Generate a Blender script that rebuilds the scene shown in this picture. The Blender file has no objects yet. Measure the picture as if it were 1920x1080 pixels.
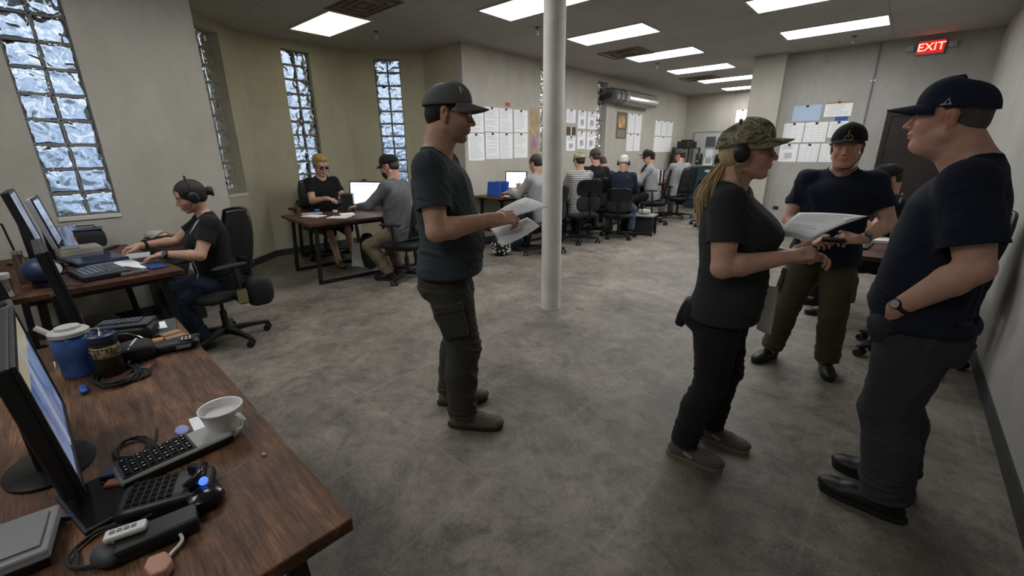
import bpy, math, random
import numpy as np
from mathutils import Vector, Matrix
random.seed(7)
SC = bpy.context.scene
COL = SC.collection

# ---------------------------------------------------------------- camera
CAM_H = 1.55
R3 = np.array([[0.749, -0.194, 0.634], [0.663, 0.231, -0.712], [-0.008, 0.954, 0.301]])
_x = R3[:, 0] / np.linalg.norm(R3[:, 0])
_y = R3[:, 1] - R3[:, 1].dot(_x) * _x; _y /= np.linalg.norm(_y)
_z = np.cross(_x, _y)
cam_data = bpy.data.cameras.new('camera'); cam = bpy.data.objects.new('camera', cam_data); COL.objects.link(cam)
cam_data.sensor_width = 36.0; cam_data.lens = 802.0 / 1920 * 36; cam_data.clip_start = 0.03
m4 = Matrix.Identity(4)
for i in range(3):
    m4[i][0] = _x[i]; m4[i][1] = _y[i]; m4[i][2] = _z[i]
m4[2][3] = CAM_H
cam.matrix_world = m4
SC.camera = cam

# ---------------------------------------------------------------- world, exposure
SC.view_settings.view_transform = 'Standard'
SC.view_settings.look = 'None'
SC.view_settings.gamma = 1.0
SC.view_settings.use_curve_mapping = False
SC.view_settings.exposure = 0.78
world = bpy.data.worlds.new('daylight'); SC.world = world; world.use_nodes = True
wn = world.node_tree.nodes; wl = world.node_tree.links
wn.clear()
w_out = wn.new('ShaderNodeOutputWorld'); w_bg = wn.new('ShaderNodeBackground')
w_tc = wn.new('ShaderNodeTexCoord'); w_sep = wn.new('ShaderNodeSeparateXYZ'); w_r = wn.new('ShaderNodeValToRGB')
w_n = wn.new('ShaderNodeTexNoise'); w_n.inputs['Scale'].default_value = 5.0; w_n.inputs['Detail'].default_value = 3
w_m = wn.new('ShaderNodeMath'); w_m.operation = 'MULTIPLY_ADD'; w_m.inputs[1].default_value = 1.2; w_m.inputs[2].default_value = -0.42
w_a = wn.new('ShaderNodeMath'); w_a.operation = 'ADD'
wl.new(w_tc.outputs['Generated'], w_sep.inputs[0]); wl.new(w_tc.outputs['Generated'], w_n.inputs['Vector'])
wl.new(w_n.outputs[0], w_m.inputs[0]); wl.new(w_m.outputs[0], w_a.inputs[0]); wl.new(w_sep.outputs['Z'], w_a.inputs[1])
wl.new(w_a.outputs[0], w_r.inputs[0])
e = w_r.color_ramp.elements
e[0].position = 0.0; e[0].color = (0.14, 0.19, 0.26, 1)
e[1].position = 1.0; e[1].color = (0.75, 0.86, 1.0, 1)
for p, c in ((0.10, (0.26, 0.34, 0.45, 1)), (0.22, (0.42, 0.55, 0.78, 1)), (0.4, (0.74, 0.86, 1.0, 1))):
    q = e.new(p); q.color = c
wl.new(w_r.outputs[0], w_bg.inputs['Color']); w_bg.inputs['Strength'].default_value = 0.62
wl.new(w_bg.outputs[0], w_out.inputs[0])

LIGHT_STRENGTH = 9.0      # the ceiling diffusers (all the room's lamps)

# ---------------------------------------------------------------- materials
MATS = {}
def mat(name, color=(0.5, 0.5, 0.5), rough=0.6, metal=0.0, noise=0.0, nscale=8.0, bump=0.0, bscale=60.0,
        emit=None, spec=0.5, sss=0.0, trans=0.0, alpha=1.0, ior=1.45, color2=None, stretch=None, tint=False, sheen=0.0):
    if name in MATS: return MATS[name]
    m = bpy.data.materials.new(name); m.use_nodes = True
    nt = m.node_tree; N = nt.nodes; L = nt.links
    b = N['Principled BSDF']
    b.inputs['Base Color'].default_value = (*color, 1); b.inputs['Roughness'].default_value = rough
    b.inputs['Metallic'].default_value = metal; b.inputs['Specular IOR Level'].default_value = spec
    b.inputs['IOR'].default_value = ior
    if sheen: b.inputs['Sheen Weight'].default_value = sheen; b.inputs['Sheen Roughness'].default_value = 0.6
    if trans: b.inputs['Transmission Weight'].default_value = trans
    if alpha < 1: b.inputs['Alpha'].default_value = alpha
    if sss:
        b.inputs['Subsurface Weight'].default_value = sss; b.inputs['Subsurface Radius'].default_value = (0.012, 0.004, 0.002)
        b.inputs['Subsurface Scale'].default_value = 1.0
    tc = N.new('ShaderNodeTexCoord'); vec = tc.outputs['Object']
    if stretch:
        mp = N.new('ShaderNodeMapping'); mp.inputs['Scale'].default_value = stretch; L.new(vec, mp.inputs[0]); vec = mp.outputs[0]
    col = None
    if noise > 0 or color2:
        n = N.new('ShaderNodeTexNoise'); n.inputs['Scale'].default_value = nscale; n.inputs['Detail'].default_value = 6
        L.new(vec, n.inputs['Vector'])
        r = N.new('ShaderNodeValToRGB'); r.color_ramp.elements[0].position = 0.3; r.color_ramp.elements[1].position = 0.7
        c2 = color2 or tuple(min(1, c * (1 + noise)) for c in color)
        c1 = color if color2 else tuple(c * (1 - noise) for c in color)
        r.color_ramp.elements[0].color = (*c1, 1); r.color_ramp.elements[1].color = (*c2, 1)
        L.new(n.outputs[0], r.inputs[0]); col = r.outputs[0]
    if tint:
        at = N.new('ShaderNodeAttribute'); at.attribute_name = 'tint'
        mx = N.new('ShaderNodeMix'); mx.data_type = 'RGBA'; mx.blend_type = 'MULTIPLY'; mx.inputs[0].default_value = 1
        if col: L.new(col, mx.inputs[6])
        else: mx.inputs[6].default_value = (*color, 1)
        L.new(at.outputs['Color'], mx.inputs[7]); col = mx.outputs[2]
    if col: L.new(col, b.inputs['Base Color'])
    if bump > 0:
        n2 = N.new('ShaderNodeTexNoise'); n2.inputs['Scale'].default_value = bscale; n2.inputs['Detail'].default_value = 4
        L.new(vec, n2.inputs['Vector'])
        bp = N.new('ShaderNodeBump'); bp.inputs['Strength'].default_value = bump; bp.inputs['Distance'].default_value = 0.01
        L.new(n2.outputs[0], bp.inputs['Height']); L.new(bp.outputs[0], b.inputs['Normal'])
    if emit:
        b.inputs['Emission Color'].default_value = (*emit[0], 1); b.inputs['Emission Strength'].default_value = emit[1]
    MATS[name] = m
    return m

def ramp_mat(name, build):
    m = bpy.data.materials.new(name); m.use_nodes = True
    build(m.node_tree.nodes, m.node_tree.links, m.node_tree.nodes['Principled BSDF'])
    MATS[name] = m
    return m

def _noise(N, L, vec, scale, detail=6, rough=0.6, dist=0.0):
    n = N.new('ShaderNodeTexNoise'); n.inputs['Scale'].default_value = scale; n.inputs['Detail'].default_value = detail
    n.inputs['Roughness'].default_value = rough; n.inputs['Distortion'].default_value = dist
    L.new(vec, n.inputs['Vector']); return n.outputs[0]
def _ramp(N, L, src, stops, interp='LINEAR'):
    r = N.new('ShaderNodeValToRGB'); r.color_ramp.interpolation = interp
    el = r.color_ramp.elements
    el[0].position = stops[0][0]; el[0].color = (*stops[0][1], 1)
    el[1].position = stops[-1][0]; el[1].color = (*stops[-1][1], 1)
    for p, c in stops[1:-1]:
        q = el.new(p); q.color = (*c, 1)
    L.new(src, r.inputs[0]); return r.outputs[0]
def _mix(N, L, a, b, fac, mode='MIX'):
    m = N.new('ShaderNodeMix'); m.data_type = 'RGBA'; m.blend_type = mode
    for i, s in ((6, a), (7, b), (0, fac)):
        if hasattr(s, 'links'): L.new(s, m.inputs[i])
        elif i == 0: m.inputs[0].default_value = s
        else: m.inputs[i].default_value = (*s, 1)
    return m.outputs[2]
def _bump(N, L, b, h, s, d=0.01):
    bp = N.new('ShaderNodeBump'); bp.inputs['Strength'].default_value = s; bp.inputs['Distance'].default_value = d
    L.new(h, bp.inputs['Height']); L.new(bp.outputs[0], b.inputs['Normal'])
def _map(N, L, vec, scale=(1, 1, 1), rot=(0, 0, 0)):
    mp = N.new('ShaderNodeMapping'); mp.inputs['Scale'].default_value = scale; mp.inputs['Rotation'].default_value = rot
    L.new(vec, mp.inputs[0]); return mp.outputs[0]
def _gray(a): return (a, a, a)

def _floor(N, L, b):
    tc = N.new('ShaderNodeTexCoord').outputs['Object']
    v1 = _noise(N, L, _map(N, L, tc, (1, 1, 1), (0, 0, 0.5)), 1.1, 7, 0.62, 0.6)
    base = _ramp(N, L, v1, [(0.28, (0.080, 0.069, 0.059)), (0.45, (0.150, 0.130, 0.108)), (0.6, (0.205, 0.178, 0.146)), (0.78, (0.28, 0.243, 0.195))])
    v2 = _noise(N, L, tc, 3.4, 8, 0.7, 1.2)
    blot = _ramp(N, L, v2, [(0.33, _gray(0.52)), (0.5, _gray(1.0)), (0.7, _gray(1.30))])
    c = _mix(N, L, base, blot, 1.0, 'MULTIPLY')
    v5 = _noise(N, L, _map(N, L, tc, (1, 1, 1), (0, 0, 0.7)), 11, 7, 0.75, 0.3)
    c = _mix(N, L, c, _ramp(N, L, v5, [(0.32, _gray(0.70)), (0.5, _gray(1.0)), (0.68, _gray(1.22))]), 1.0, 'MULTIPLY')
    sp = _noise(N, L, tc, 95, 3, 0.75)
    c = _mix(N, L, c, (0.36, 0.34, 0.30), _ramp(N, L, sp, [(0.585, _gray(0)), (0.68, _gray(0.85))]))
    sp2 = _noise(N, L, tc, 60, 3, 0.7)
    c = _mix(N, L, c, (0.04, 0.038, 0.035), _ramp(N, L, sp2, [(0.56, _gray(0)), (0.72, _gray(0.5))]))
    # dirty joints of the old tile grid
    br = N.new('ShaderNodeTexBrick'); br.offset = 0.0
    br.inputs['Scale'].default_value = 1.0; br.inputs['Mortar Size'].default_value = 0.010; br.inputs['Mortar Smooth'].default_value = 0.6
    br.inputs['Brick Width'].default_value = 0.61; br.inputs['Row Height'].default_value = 0.61
    br.inputs['Color1'].default_value = (0, 0, 0, 1); br.inputs['Color2'].default_value = (0, 0, 0, 1); br.inputs['Mortar'].default_value = (1, 1, 1, 1)
    wv = _noise(N, L, tc, 2.0, 4)
    wv2 = N.new('ShaderNodeVectorMath'); wv2.operation = 'MULTIPLY_ADD'; wv2.inputs[1].default_value = (0.03, 0.03, 0); L.new(wv, wv2.inputs[0]); L.new(tc, wv2.inputs[2])
    L.new(wv2.outputs[0], br.inputs['Vector'])
    fade = _ramp(N, L, _noise(N, L, tc, 1.7, 5), [(0.40, _gray(0.0)), (0.64, _gray(0.5))])
    mk = _mix(N, L, br.outputs['Color'], fade, 1.0, 'MULTIPLY')
    c = _mix(N, L, c, (0.27, 0.25, 0.215), mk)
    L.new(c, b.inputs['Base Color'])
    L.new(_ramp(N, L, v2, [(0.3, _gray(0.48)), (0.7, _gray(0.72))]), b.inputs['Roughness'])
    b.inputs['Specular IOR Level'].default_value = 0.35
    _bump(N, L, b, sp, 0.25, 0.004)
M_FLOOR = ramp_mat('worn_terrazzo_floor', _floor)

def _wall(c1, c2, sc=1.4):
    def f(N, L, b):
        tc = N.new('ShaderNodeTexCoord').outputs['Object']
        v = _noise(N, L, tc, sc, 6, 0.6, 0.4)
        c = _ramp(N, L, v, [(0.3, c1), (0.7, c2)])
        v2 = _noise(N, L, _map(N, L, tc, (1, 1, 0.35)), 6, 6, 0.7)
        c = _mix(N, L, c, _ramp(N, L, v2, [(0.3, _gray(0.9)), (0.65, _gray(1.04))]), 1.0, 'MULTIPLY')
        L.new(c, b.inputs['Base Color']); b.inputs['Roughness'].default_value = 0.75; b.inputs['Specular IOR Level'].default_value = 0.25
        _bump(N, L, b, _noise(N, L, tc, 45, 5, 0.7), 0.35, 0.004)
    return f
M_WALL = ramp_mat('painted_plaster_wall', _wall((0.40, 0.375, 0.32), (0.47, 0.445, 0.385)))
M_WALL_BAY = ramp_mat('yellow_light_tinted_plaster', _wall((0.41, 0.385, 0.28), (0.48, 0.455, 0.34)))  # wall plaster with the bay's yellowish light put into its colour
M_WALL_GREY = ramp_mat('grey_plaster_wall', _wall((0.34, 0.33, 0.30), (0.40, 0.385, 0.355)))
M_COLUMN = ramp_mat('white_painted_column', _wall((0.74, 0.72, 0.66), (0.86, 0.85, 0.80), 4))

def _ceil(N, L, b):
    tc = N.new('ShaderNodeTexCoord').outputs['Object']
    v = _noise(N, L, tc, 0.9, 5)
    c = _ramp(N, L, v, [(0.3, (0.40, 0.385, 0.36)), (0.7, (0.48, 0.465, 0.44))])
    br = N.new('ShaderNodeTexBrick'); br.offset = 0.0
    br.inputs['Scale'].default_value = 1.0; br.inputs['Mortar Size'].default_value = 0.006; br.inputs['Mortar Smooth'].default_value = 0.2
    br.inputs['Brick Width'].default_value = 1.22; br.inputs['Row Height'].default_value = 0.61
    br.inputs['Color1'].default_value = (0, 0, 0, 1); br.inputs['Color2'].default_value = (0, 0, 0, 1); br.inputs['Mortar'].default_value = (1, 1, 1, 1)
    mp = N.new('ShaderNodeMapping'); mp.inputs['Location'].default_value = (4.19 - 0.015, -6.25 + 0.305, 0); L.new(tc, mp.inputs[0])
    L.new(mp.outputs[0], br.inputs['Vector'])
    c = _mix(N, L, c, (0.20, 0.19, 0.175), _mix(N, L, br.outputs['Color'], _gray(0.55), 1.0, 'MULTIPLY'))
    L.new(c, b.inputs['Base Color']); b.inputs['Roughness'].default_value = 0.85; b.inputs['Specular IOR Level'].default_value = 0.1
    _bump(N, L, b, _noise(N, L, tc, 90, 3), 0.4, 0.004)
M_CEIL = ramp_mat('acoustic_ceiling_tile', _ceil)

def _wood(c1, c2, c3, axis=0):
    def f(N, L, b):
        tc = N.new('ShaderNodeTexCoord').outputs['Object']
        s = (1.5, 14, 14) if axis == 0 else (14, 1.5, 14)
        v = _noise(N, L, _map(N, L, tc, s), 3.2, 8, 0.7, 0.8)
        c = _ramp(N, L, v, [(0.3, c1), (0.5, c2), (0.72, c3)])
        v2 = _noise(N, L, tc, 4.2, 8, 0.7, 0.9)
        c = _mix(N, L, c, _ramp(N, L, v2, [(0.3, _gray(0.38)), (0.48, _gray(0.85)), (0.7, _gray(1.45))]), 1.0, 'MULTIPLY')
        v3 = _noise(N, L, _map(N, L, tc, (2, 60, 60) if axis == 0 else (60, 2, 60)), 5, 4)
        c = _mix(N, L, c, _ramp(N, L, v3, [(0.35, _gray(0.6)), (0.55, _gray(1.05))]), 1.0, 'MULTIPLY')
        L.new(c, b.inputs['Base Color'])
        L.new(_ramp(N, L, v2, [(0.3, _gray(0.42)), (0.7, _gray(0.65))]), b.inputs['Roughness'])
        b.inputs['Specular IOR Level'].default_value = 0.28
        _bump(N, L, b, v3, 0.2, 0.002)
    return f
M_WOOD = ramp_mat('worn_walnut_desktop', _wood((0.048, 0.022, 0.011), (0.145, 0.069, 0.034), (0.27, 0.137, 0.070)))
M_WOOD_D = ramp_mat('dark_mahogany_desktop', _wood((0.032, 0.013, 0.008), (0.082, 0.032, 0.018), (0.150, 0.064, 0.036)))
M_WOOD_L = ramp_mat('brown_laminate', _wood((0.10, 0.055, 0.03), (0.16, 0.09, 0.05), (0.22, 0.13, 0.075)))

def _camo(cols, sc):
    def f(N, L, b):
        tc = N.new('ShaderNodeTexCoord').outputs['Object']
        v = _noise(N, L, _map(N, L, tc, (1, 1, 1.6)), sc, 2, 0.5, 1.2)
        c = _ramp(N, L, v, cols, 'CONSTANT')
        L.new(c, b.inputs['Base Color']); b.inputs['Roughness'].default_value = 0.85
        _bump(N, L, b, _noise(N, L, tc, 300, 3), 0.3, 0.002)
    return f
M_CAMO = ramp_mat('camouflage_cloth', _camo([(0.0, (0.075, 0.07, 0.042)), (0.38, (0.15, 0.155, 0.085)), (0.46, (0.30, 0.255, 0.16)), (0.53, (0.085, 0.062, 0.04)), (0.565, (0.40, 0.35, 0.24)), (0.64, (0.17, 0.175, 0.10))], 11))
M_BANDANA = ramp_mat('white_patterned_cloth', _camo([(0.0, (0.55, 0.56, 0.55)), (0.5, (0.22, 0.25, 0.22)), (0.56, (0.6, 0.6, 0.58)), (0.66, (0.3, 0.32, 0.3))], 30))

M_BLACK = mat('black_plastic', (0.012, 0.012, 0.013), 0.42)
M_BLACKR = mat('matte_black_rubber', (0.014, 0.014, 0.015), 0.75)
M_GLOSS = mat('glossy_black_plastic', (0.008, 0.008, 0.01), 0.18)
M_FRAME = mat('black_steel_tube', (0.016, 0.015, 0.015), 0.45, 0.3, bump=0.1)
M_CHROME = mat('chrome', (0.7, 0.7, 0.7), 0.18, 1.0)
M_ALU = mat('brushed_aluminium', (0.42, 0.42, 0.41), 0.35, 0.9)
M_GREYP = mat('grey_plastic', (0.22, 0.22, 0.22), 0.5)
M_LGREY = mat('light_grey_plastic', (0.42, 0.42, 0.40), 0.5)
M_WHITEP = mat('white_plastic', (0.72, 0.71, 0.68), 0.4)
M_BASE = mat('dark_grey_vinyl_baseboard', (0.035, 0.036, 0.037), 0.6, noise=0.3)
M_PAPER = mat('white_paper', (0.86, 0.86, 0.86), 0.8, noise=0.03, nscale=20)
M_INK = mat('printed_ink', (0.30, 0.30, 0.32), 0.8)
M_INKL = mat('pale_printed_ink', (0.52, 0.52, 0.56), 0.8)
M_BLUE = mat('blue_plastic', (0.02, 0.08, 0.36), 0.4)
M_NAVYP = mat('dark_blue_plastic', (0.02, 0.035, 0.09), 0.4)
M_RED = mat('red_plastic', (0.45, 0.05, 0.04), 0.5)
M_STAIN = mat('rusty_ceiling_stain', (0.10, 0.07, 0.045), 0.85, color2=(0.25, 0.20, 0.15), nscale=7)
M_TAN = mat('tan_cardboard', (0.42, 0.26, 0.13), 0.8, noise=0.25, nscale=20)
M_DOOR = mat('dark_brown_door_paint', (0.018, 0.013, 0.011), 0.55, noise=0.3, nscale=5)
M_DOORT = mat('dark_door_frame_paint', (0.012, 0.010, 0.009), 0.5)
M_GREEN = mat('dark_green_enamel', (0.02, 0.052, 0.045), 0.45, noise=0.3, nscale=4)
M_GLASSC = mat('clear_eyeglass_lens', (0.9, 0.93, 0.95), 0.02, trans=1.0, ior=1.2)
M_EYE = mat('eye_white', (0.62, 0.58, 0.54), 0.2)
M_IRIS = mat('dark_iris', (0.03, 0.02, 0.015), 0.2)

# ---------------------------------------------------------------- object helpers
def link(name, me, material=None, parent=None, loc=None, smooth=False):
    o = bpy.data.objects.new(name, me); COL.objects.link(o)
    if material is not None:
        for m in (material if isinstance(material, (list, tuple)) else [material]): me.materials.append(m)
    if parent is not None: o.parent = parent
    if loc is not None: o.location = loc
    if smooth and len(me.polygons): me.polygons.foreach_set('use_smooth', np.ones(len(me.polygons), dtype=bool))
    return o
def thing(name, label, cat, loc=(0, 0, 0), rz=0.0, group=None):
    o = bpy.data.objects.new(name, None); COL.objects.link(o); o.empty_display_size = 0.1
    o.location = loc; o.rotation_euler = (0, 0, rz); o['label'] = label; o['category'] = cat
    if group: o['group'] = group
    return o
def tag(o, label, cat, group=None, kind=None):
    o['label'] = label; o['category'] = cat
    if group: o['group'] = group
    if kind: o['kind'] = kind
    return o
def struct(o): o['kind'] = 'structure'; return o
def bevel(o, w=0.004, seg=2):
    b = o.modifiers.new('bevel', 'BEVEL'); b.width = w; b.segments = seg; b.limit_method = 'ANGLE'; b.angle_limit = 0.7; return o
def solid(o, t, off=0.0):
    s = o.modifiers.new('solid', 'SOLIDIFY'); s.thickness = t; s.offset = off; return o

class MB:
    """collects shapes into one mesh"""
    def __init__(s): s.v = []; s.f = []; s.mi = []; s.cur = 0
    def add(s, vs, fs):
        n = len(s.v); s.v += [tuple(map(float, v)) for v in vs]; s.f += [tuple(i + n for i in f) for f in fs]; s.mi += [s.cur] * len(fs); return s
    def box(s, c, size, rot=None):
        hx, hy, hz = [a / 2 for a in size]
        P = [Vector((x * hx, y * hy, z * hz)) for x in (-1, 1) for y in (-1, 1) for z in (-1, 1)]
        M = rot if rot is not None else Matrix.Identity(3)
        P = [M @ p + Vector(c) for p in P]
        return s.add(P, [(0, 1, 3, 2), (4, 6, 7, 5), (0, 4, 5, 1), (2, 3, 7, 6), (0, 2, 6, 4), (1, 5, 7, 3)])
    def bx(s, x0, x1, y0, y1, z0, z1): return s.box(((x0 + x1) / 2, (y0 + y1) / 2, (z0 + z1) / 2), (abs(x1 - x0), abs(y1 - y0), abs(z1 - z0)))
    def bar(s, a, b, w, h=None, up=(0, 0, 1)):
        a = Vector(a); b = Vector(b); h = h or w; d = (b - a); L = d.length; d.normalize()
        u = Vector(up); sd = d.cross(u)
        if sd.length < 1e-4: sd = d.cross(Vector((1, 0, 0)))
        sd.normalize(); uu = sd.cross(d)
        M = Matrix((d, sd, uu)).transposed()
        return s.box((a + b) / 2, (L, w, h), M)
    def tube(s, pts, r, n=8, closed=False, cap=True):
        pts = [Vector(p) for p in pts]; m = len(pts); rr = r if isinstance(r, (list, tuple)) else [r] * m
        V = []; prev = None
        for i, p in enumerate(pts):
            if closed: t = (pts[(i + 1) % m] - pts[i - 1])
            else: t = pts[min(i + 1, m - 1)] - pts[max(i - 1, 0)]
            if t.length < 1e-9: t = Vector((0, 0, 1))
            t.normalize()
            if prev is None:
                a = t.cross(Vector((0, 0, 1)))
                if a.length < 1e-3: a = t.cross(Vector((1, 0, 0)))
            else: a = prev - t * prev.dot(t)
            a.normalize(); prev = a; b = t.cross(a)
            for k in range(n):
                q = 2 * math.pi * k / n; V.append(p + (a * math.cos(q) + b * math.sin(q)) * rr[i])
        F = []
        for i in range(m if closed else m - 1):
            j = (i + 1) % m
            for k in range(n): F.append((i * n + k, i * n + (k + 1) % n, j * n + (k + 1) % n, j * n + k))
        if cap and not closed: F += [tuple(range(n))[::-1], tuple((m - 1) * n + k for k in range(n))]
        return s.add(V, F)
    def cyl(s, a, b, r, n=16, r2=None): return s.tube([a, b], [r, r if r2 is None else r2], n)
    def lathe(s, prof, c=(0, 0, 0), n=24, sx=1.0, sy=1.0):
        V = []; F = []; m = len(prof)
        for (r, z) in prof:
            for k in range(n):
                q = 2 * math.pi * k / n; V.append((c[0] + r * sx * math.cos(q), c[1] + r * sy * math.sin(q), c[2] + z))
        for i in range(m - 1):
            for k in range(n): F.append((i * n + k, i * n + (k + 1) % n, (i + 1) * n + (k + 1) % n, (i + 1) * n + k))
        if prof[0][0] > 1e-5: F.append(tuple(range(n))[::-1])
        if prof[-1][0] > 1e-5: F.append(tuple((m - 1) * n + k for k in range(n)))
        return s.add(V, F)
    def prism(s, poly, z0, z1):
        n = len(poly); V = [(x, y, z0) for x, y in poly] + [(x, y, z1) for x, y in poly]
        return s.add(V, [tuple(range(n))[::-1], tuple(range(n, 2 * n))] + [(i, (i + 1) % n, n + (i + 1) % n, n + i) for i in range(n)])
    def grid(s, fn, nu, nv):
        V = [fn(i / (nu - 1), j / (nv - 1)) for i in range(nu) for j in range(nv)]
        return s.add(V, [(i * nv + j, (i + 1) * nv + j, (i + 1) * nv + j + 1, i * nv + j + 1) for i in range(nu - 1) for j in range(nv - 1)])
    def ball(s, c, r, n=12, m=8):
        r = r if isinstance(r, (tuple, list)) else (r, r, r)
        V = []; F = []
        for i in range(m + 1):
            t = math.pi * i / m
            for k in range(n):
                q = 2 * math.pi * k / n; V.append((c[0] + r[0] * math.sin(t) * math.cos(q), c[1] + r[1] * math.sin(t) * math.sin(q), c[2] + r[2] * math.cos(t)))
        for i in range(m):
            for k in range(n): F.append((i * n + k, (i + 1) * n + k, (i + 1) * n + (k + 1) % n, i * n + (k + 1) % n))
        return s.add(V, F)
    def xf(s, M, start=0):
        s.v[start:] = [tuple(M @ Vector(v)) for v in s.v[start:]]; return s
    def build(s, name, material, parent=None, loc=None, smooth=False, bev=0.0):
        me = bpy.data.meshes.new(name); me.from_pydata(s.v, [], s.f)
        o = link(name, me, material, parent, loc, smooth)
        if isinstance(material, (list, tuple)): me.polygons.foreach_set('material_index', s.mi)
        me.update()
        if bev: bevel(o, bev)
        if smooth and bev == 0:
            try: me.set_sharp_from_angle(angle=0.8)
            except Exception: pass
        return o

def copy_tree(o, parent=None, top=True):
    c = o.copy(); COL.objects.link(c)
    if not top: c.parent = parent; c.matrix_parent_inverse = o.matrix_parent_inverse.copy()
    for ch in list(o.children): copy_tree(ch, c, False)
    return c
def arc(c, r, a0, a1, n, ax='xy', z=0.0):
    out = []
    for i in range(n):
        a = a0 + (a1 - a0) * i / (n - 1); u = r * math.cos(a); v = r * math.sin(a)
        out.append((c[0] + u, c[1] + v, c[2]) if ax == 'xy' else ((c[0] + u, c[1], c[2] + v) if ax == 'xz' else (c[0], c[1] + u, c[2] + v)))
    return out
# ================================================================ the room
HC = 3.18
X_L, X_R, Y_B, Y_D, Y_F = -5.45, 0.67, -3.2, 9.6, 14.4
ROOM = [(X_L, Y_B), (X_L, 1.5), (-6.4, 1.5), (-7.24, 2.5), (-7.24, 4.0), (-6.4, 5.0), (X_L, 5.0), (X_L, Y_F), (-2.43, Y_F), (-2.43, 9.35), (-1.92, 9.35), (-1.92, Y_D), (X_R, Y_D), (X_R, Y_B)]
def flat(name, poly, z, m, flip=False):
    me = bpy.data.meshes.new(name); me.from_pydata([(x, y, z) for x, y in poly], [], [tuple(range(len(poly)))[::-1] if flip else tuple(range(len(poly)))])
    return struct(link(name, me, m))
# slabs with thickness
def slab(name, poly, z0, z1, m):
    return struct(MB().prism(poly, z0, z1).build(name, m))
slab('floor', [(-7.6, Y_B - .2), (X_R + .2, Y_B - .2), (X_R + .2, Y_F + .2), (-7.6, Y_F + .2)], -0.12, 0.0, M_FLOOR)
slab('ceiling', [(-7.6, Y_B - .2), (X_R + .2, Y_B - .2), (X_R + .2, Y_F + .2), (-7.6, Y_F + .2)], HC, HC + 0.12, M_CEIL)

WT = 0.20   # wall thickness
def wall_seg(name, a, b, m, win=None, ext=0.0, ext2=0.0, base=True):
    """wall from a to b (room on the left of a->b seen from above), thickness outwards; win = (centre along, width, z0, z1)"""
    a = Vector((*a, 0)); b = Vector((*b, 0)); d = (b - a); L = d.length; d.normalize(); nrm = Vector((-d.y, d.x, 0))   # into the room
    def P(t, off, z): q = a + d * t + nrm * off; return (q.x, q.y, z)
    mb = MB()
    def blk(t0, t1, z0, z1, o0=0.0, o1=-WT, k=mb):
        V = [P(t, o, z) for t in (t0, t1) for o in (o0, o1) for z in (z0, z1)]
        k.add(V, [(0, 1, 3, 2), (4, 6, 7, 5), (0, 4, 5, 1), (2, 3, 7, 6), (0, 2, 6, 4), (1, 5, 7, 3)])
    if win:
        c, w, z0, z1 = win; t0, t1 = c - w / 2, c + w / 2
        blk(-ext, t0, 0, HC); blk(t1, L + ext2, 0, HC); blk(t0, t1, 0, z0); blk(t0, t1, z1, HC)
    else: blk(-ext, L + ext2, 0, HC)
    struct(mb.build(name, m))
    if base:
        k = MB(); blk(0, L, 0.0, 0.10, 0.012, 0.0, k)
        struct(k.build('baseboard_' + name.split('wall_')[1], M_BASE))
    return P
def _gb(N, L, b):
    tc = N.new('ShaderNodeTexCoord').outputs['Object']
    b.inputs['Transmission Weight'].default_value = 1.0; b.inputs['Roughness'].default_value = 0.03; b.inputs['IOR'].default_value = 1.5
    b.inputs['Base Color'].default_value = (0.93, 0.97, 1.0, 1)
    v = _noise(N, L, tc, 8, 0.5, 0.4, 0.9)
    _bump(N, L, b, v, 1.0, 0.055)
M_GBLOCK = ramp_mat('wavy_glass_block', _gb)
M_MORTAR = mat('grey_block_mortar', (0.20, 0.20, 0.20), 0.8)
M_SILL = mat('white_painted_sill', (0.60, 0.58, 0.52), 0.6, noise=0.06)
WIN = [0]
def glass_window(P, c, w, z0, z1, depth, rows):
    WIN[0] += 1
    root = bpy.data.objects.new('window_%d' % WIN[0], None); COL.objects.link(root); struct(root)
    bw = w / 2; bh = (z1 - z0) / rows; g = 0.007
    gl = MB(); mo = MB()
    def blk(k, t0, t1, o0, o1, a, b_):
        V = [P(t, o, z) for t in (t0, t1) for o in (o0, o1) for z in (a, b_)]
        k.add(V, [(0, 1, 3, 2), (4, 6, 7, 5), (0, 4, 5, 1), (2, 3, 7, 6), (0, 2, 6, 4), (1, 5, 7, 3)])
    for r in range(rows):
        for k in range(2):
            t0 = c - w / 2 + k * bw
            blk(gl, t0 + g, t0 + bw - g, -depth, -depth - 0.06, z0 + r * bh + g, z0 + (r + 1) * bh - g)
    o = gl.build('glass_blocks', M_GBLOCK, root); bevel(o, 0.012, 3)
    for r in range(rows + 1): blk(mo, c - w / 2, c + w / 2, -depth - 0.008, -depth - 0.052, z0 + r * bh - g, z0 + r * bh + g)
    for k in range(3): t = c - w / 2 + k * bw; blk(mo, t - g, t + g, -depth - 0.008, -depth - 0.052, z0, z1)
    mo.build('mortar_grid', M_MORTAR, root)
    si = MB(); blk(si, c - w / 2 - .0, c + w / 2 + .0, 0.012, -depth, z0 - 0.035, z0 - 0.001); si.build('sill', M_SILL, root, bev=0.003)
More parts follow.
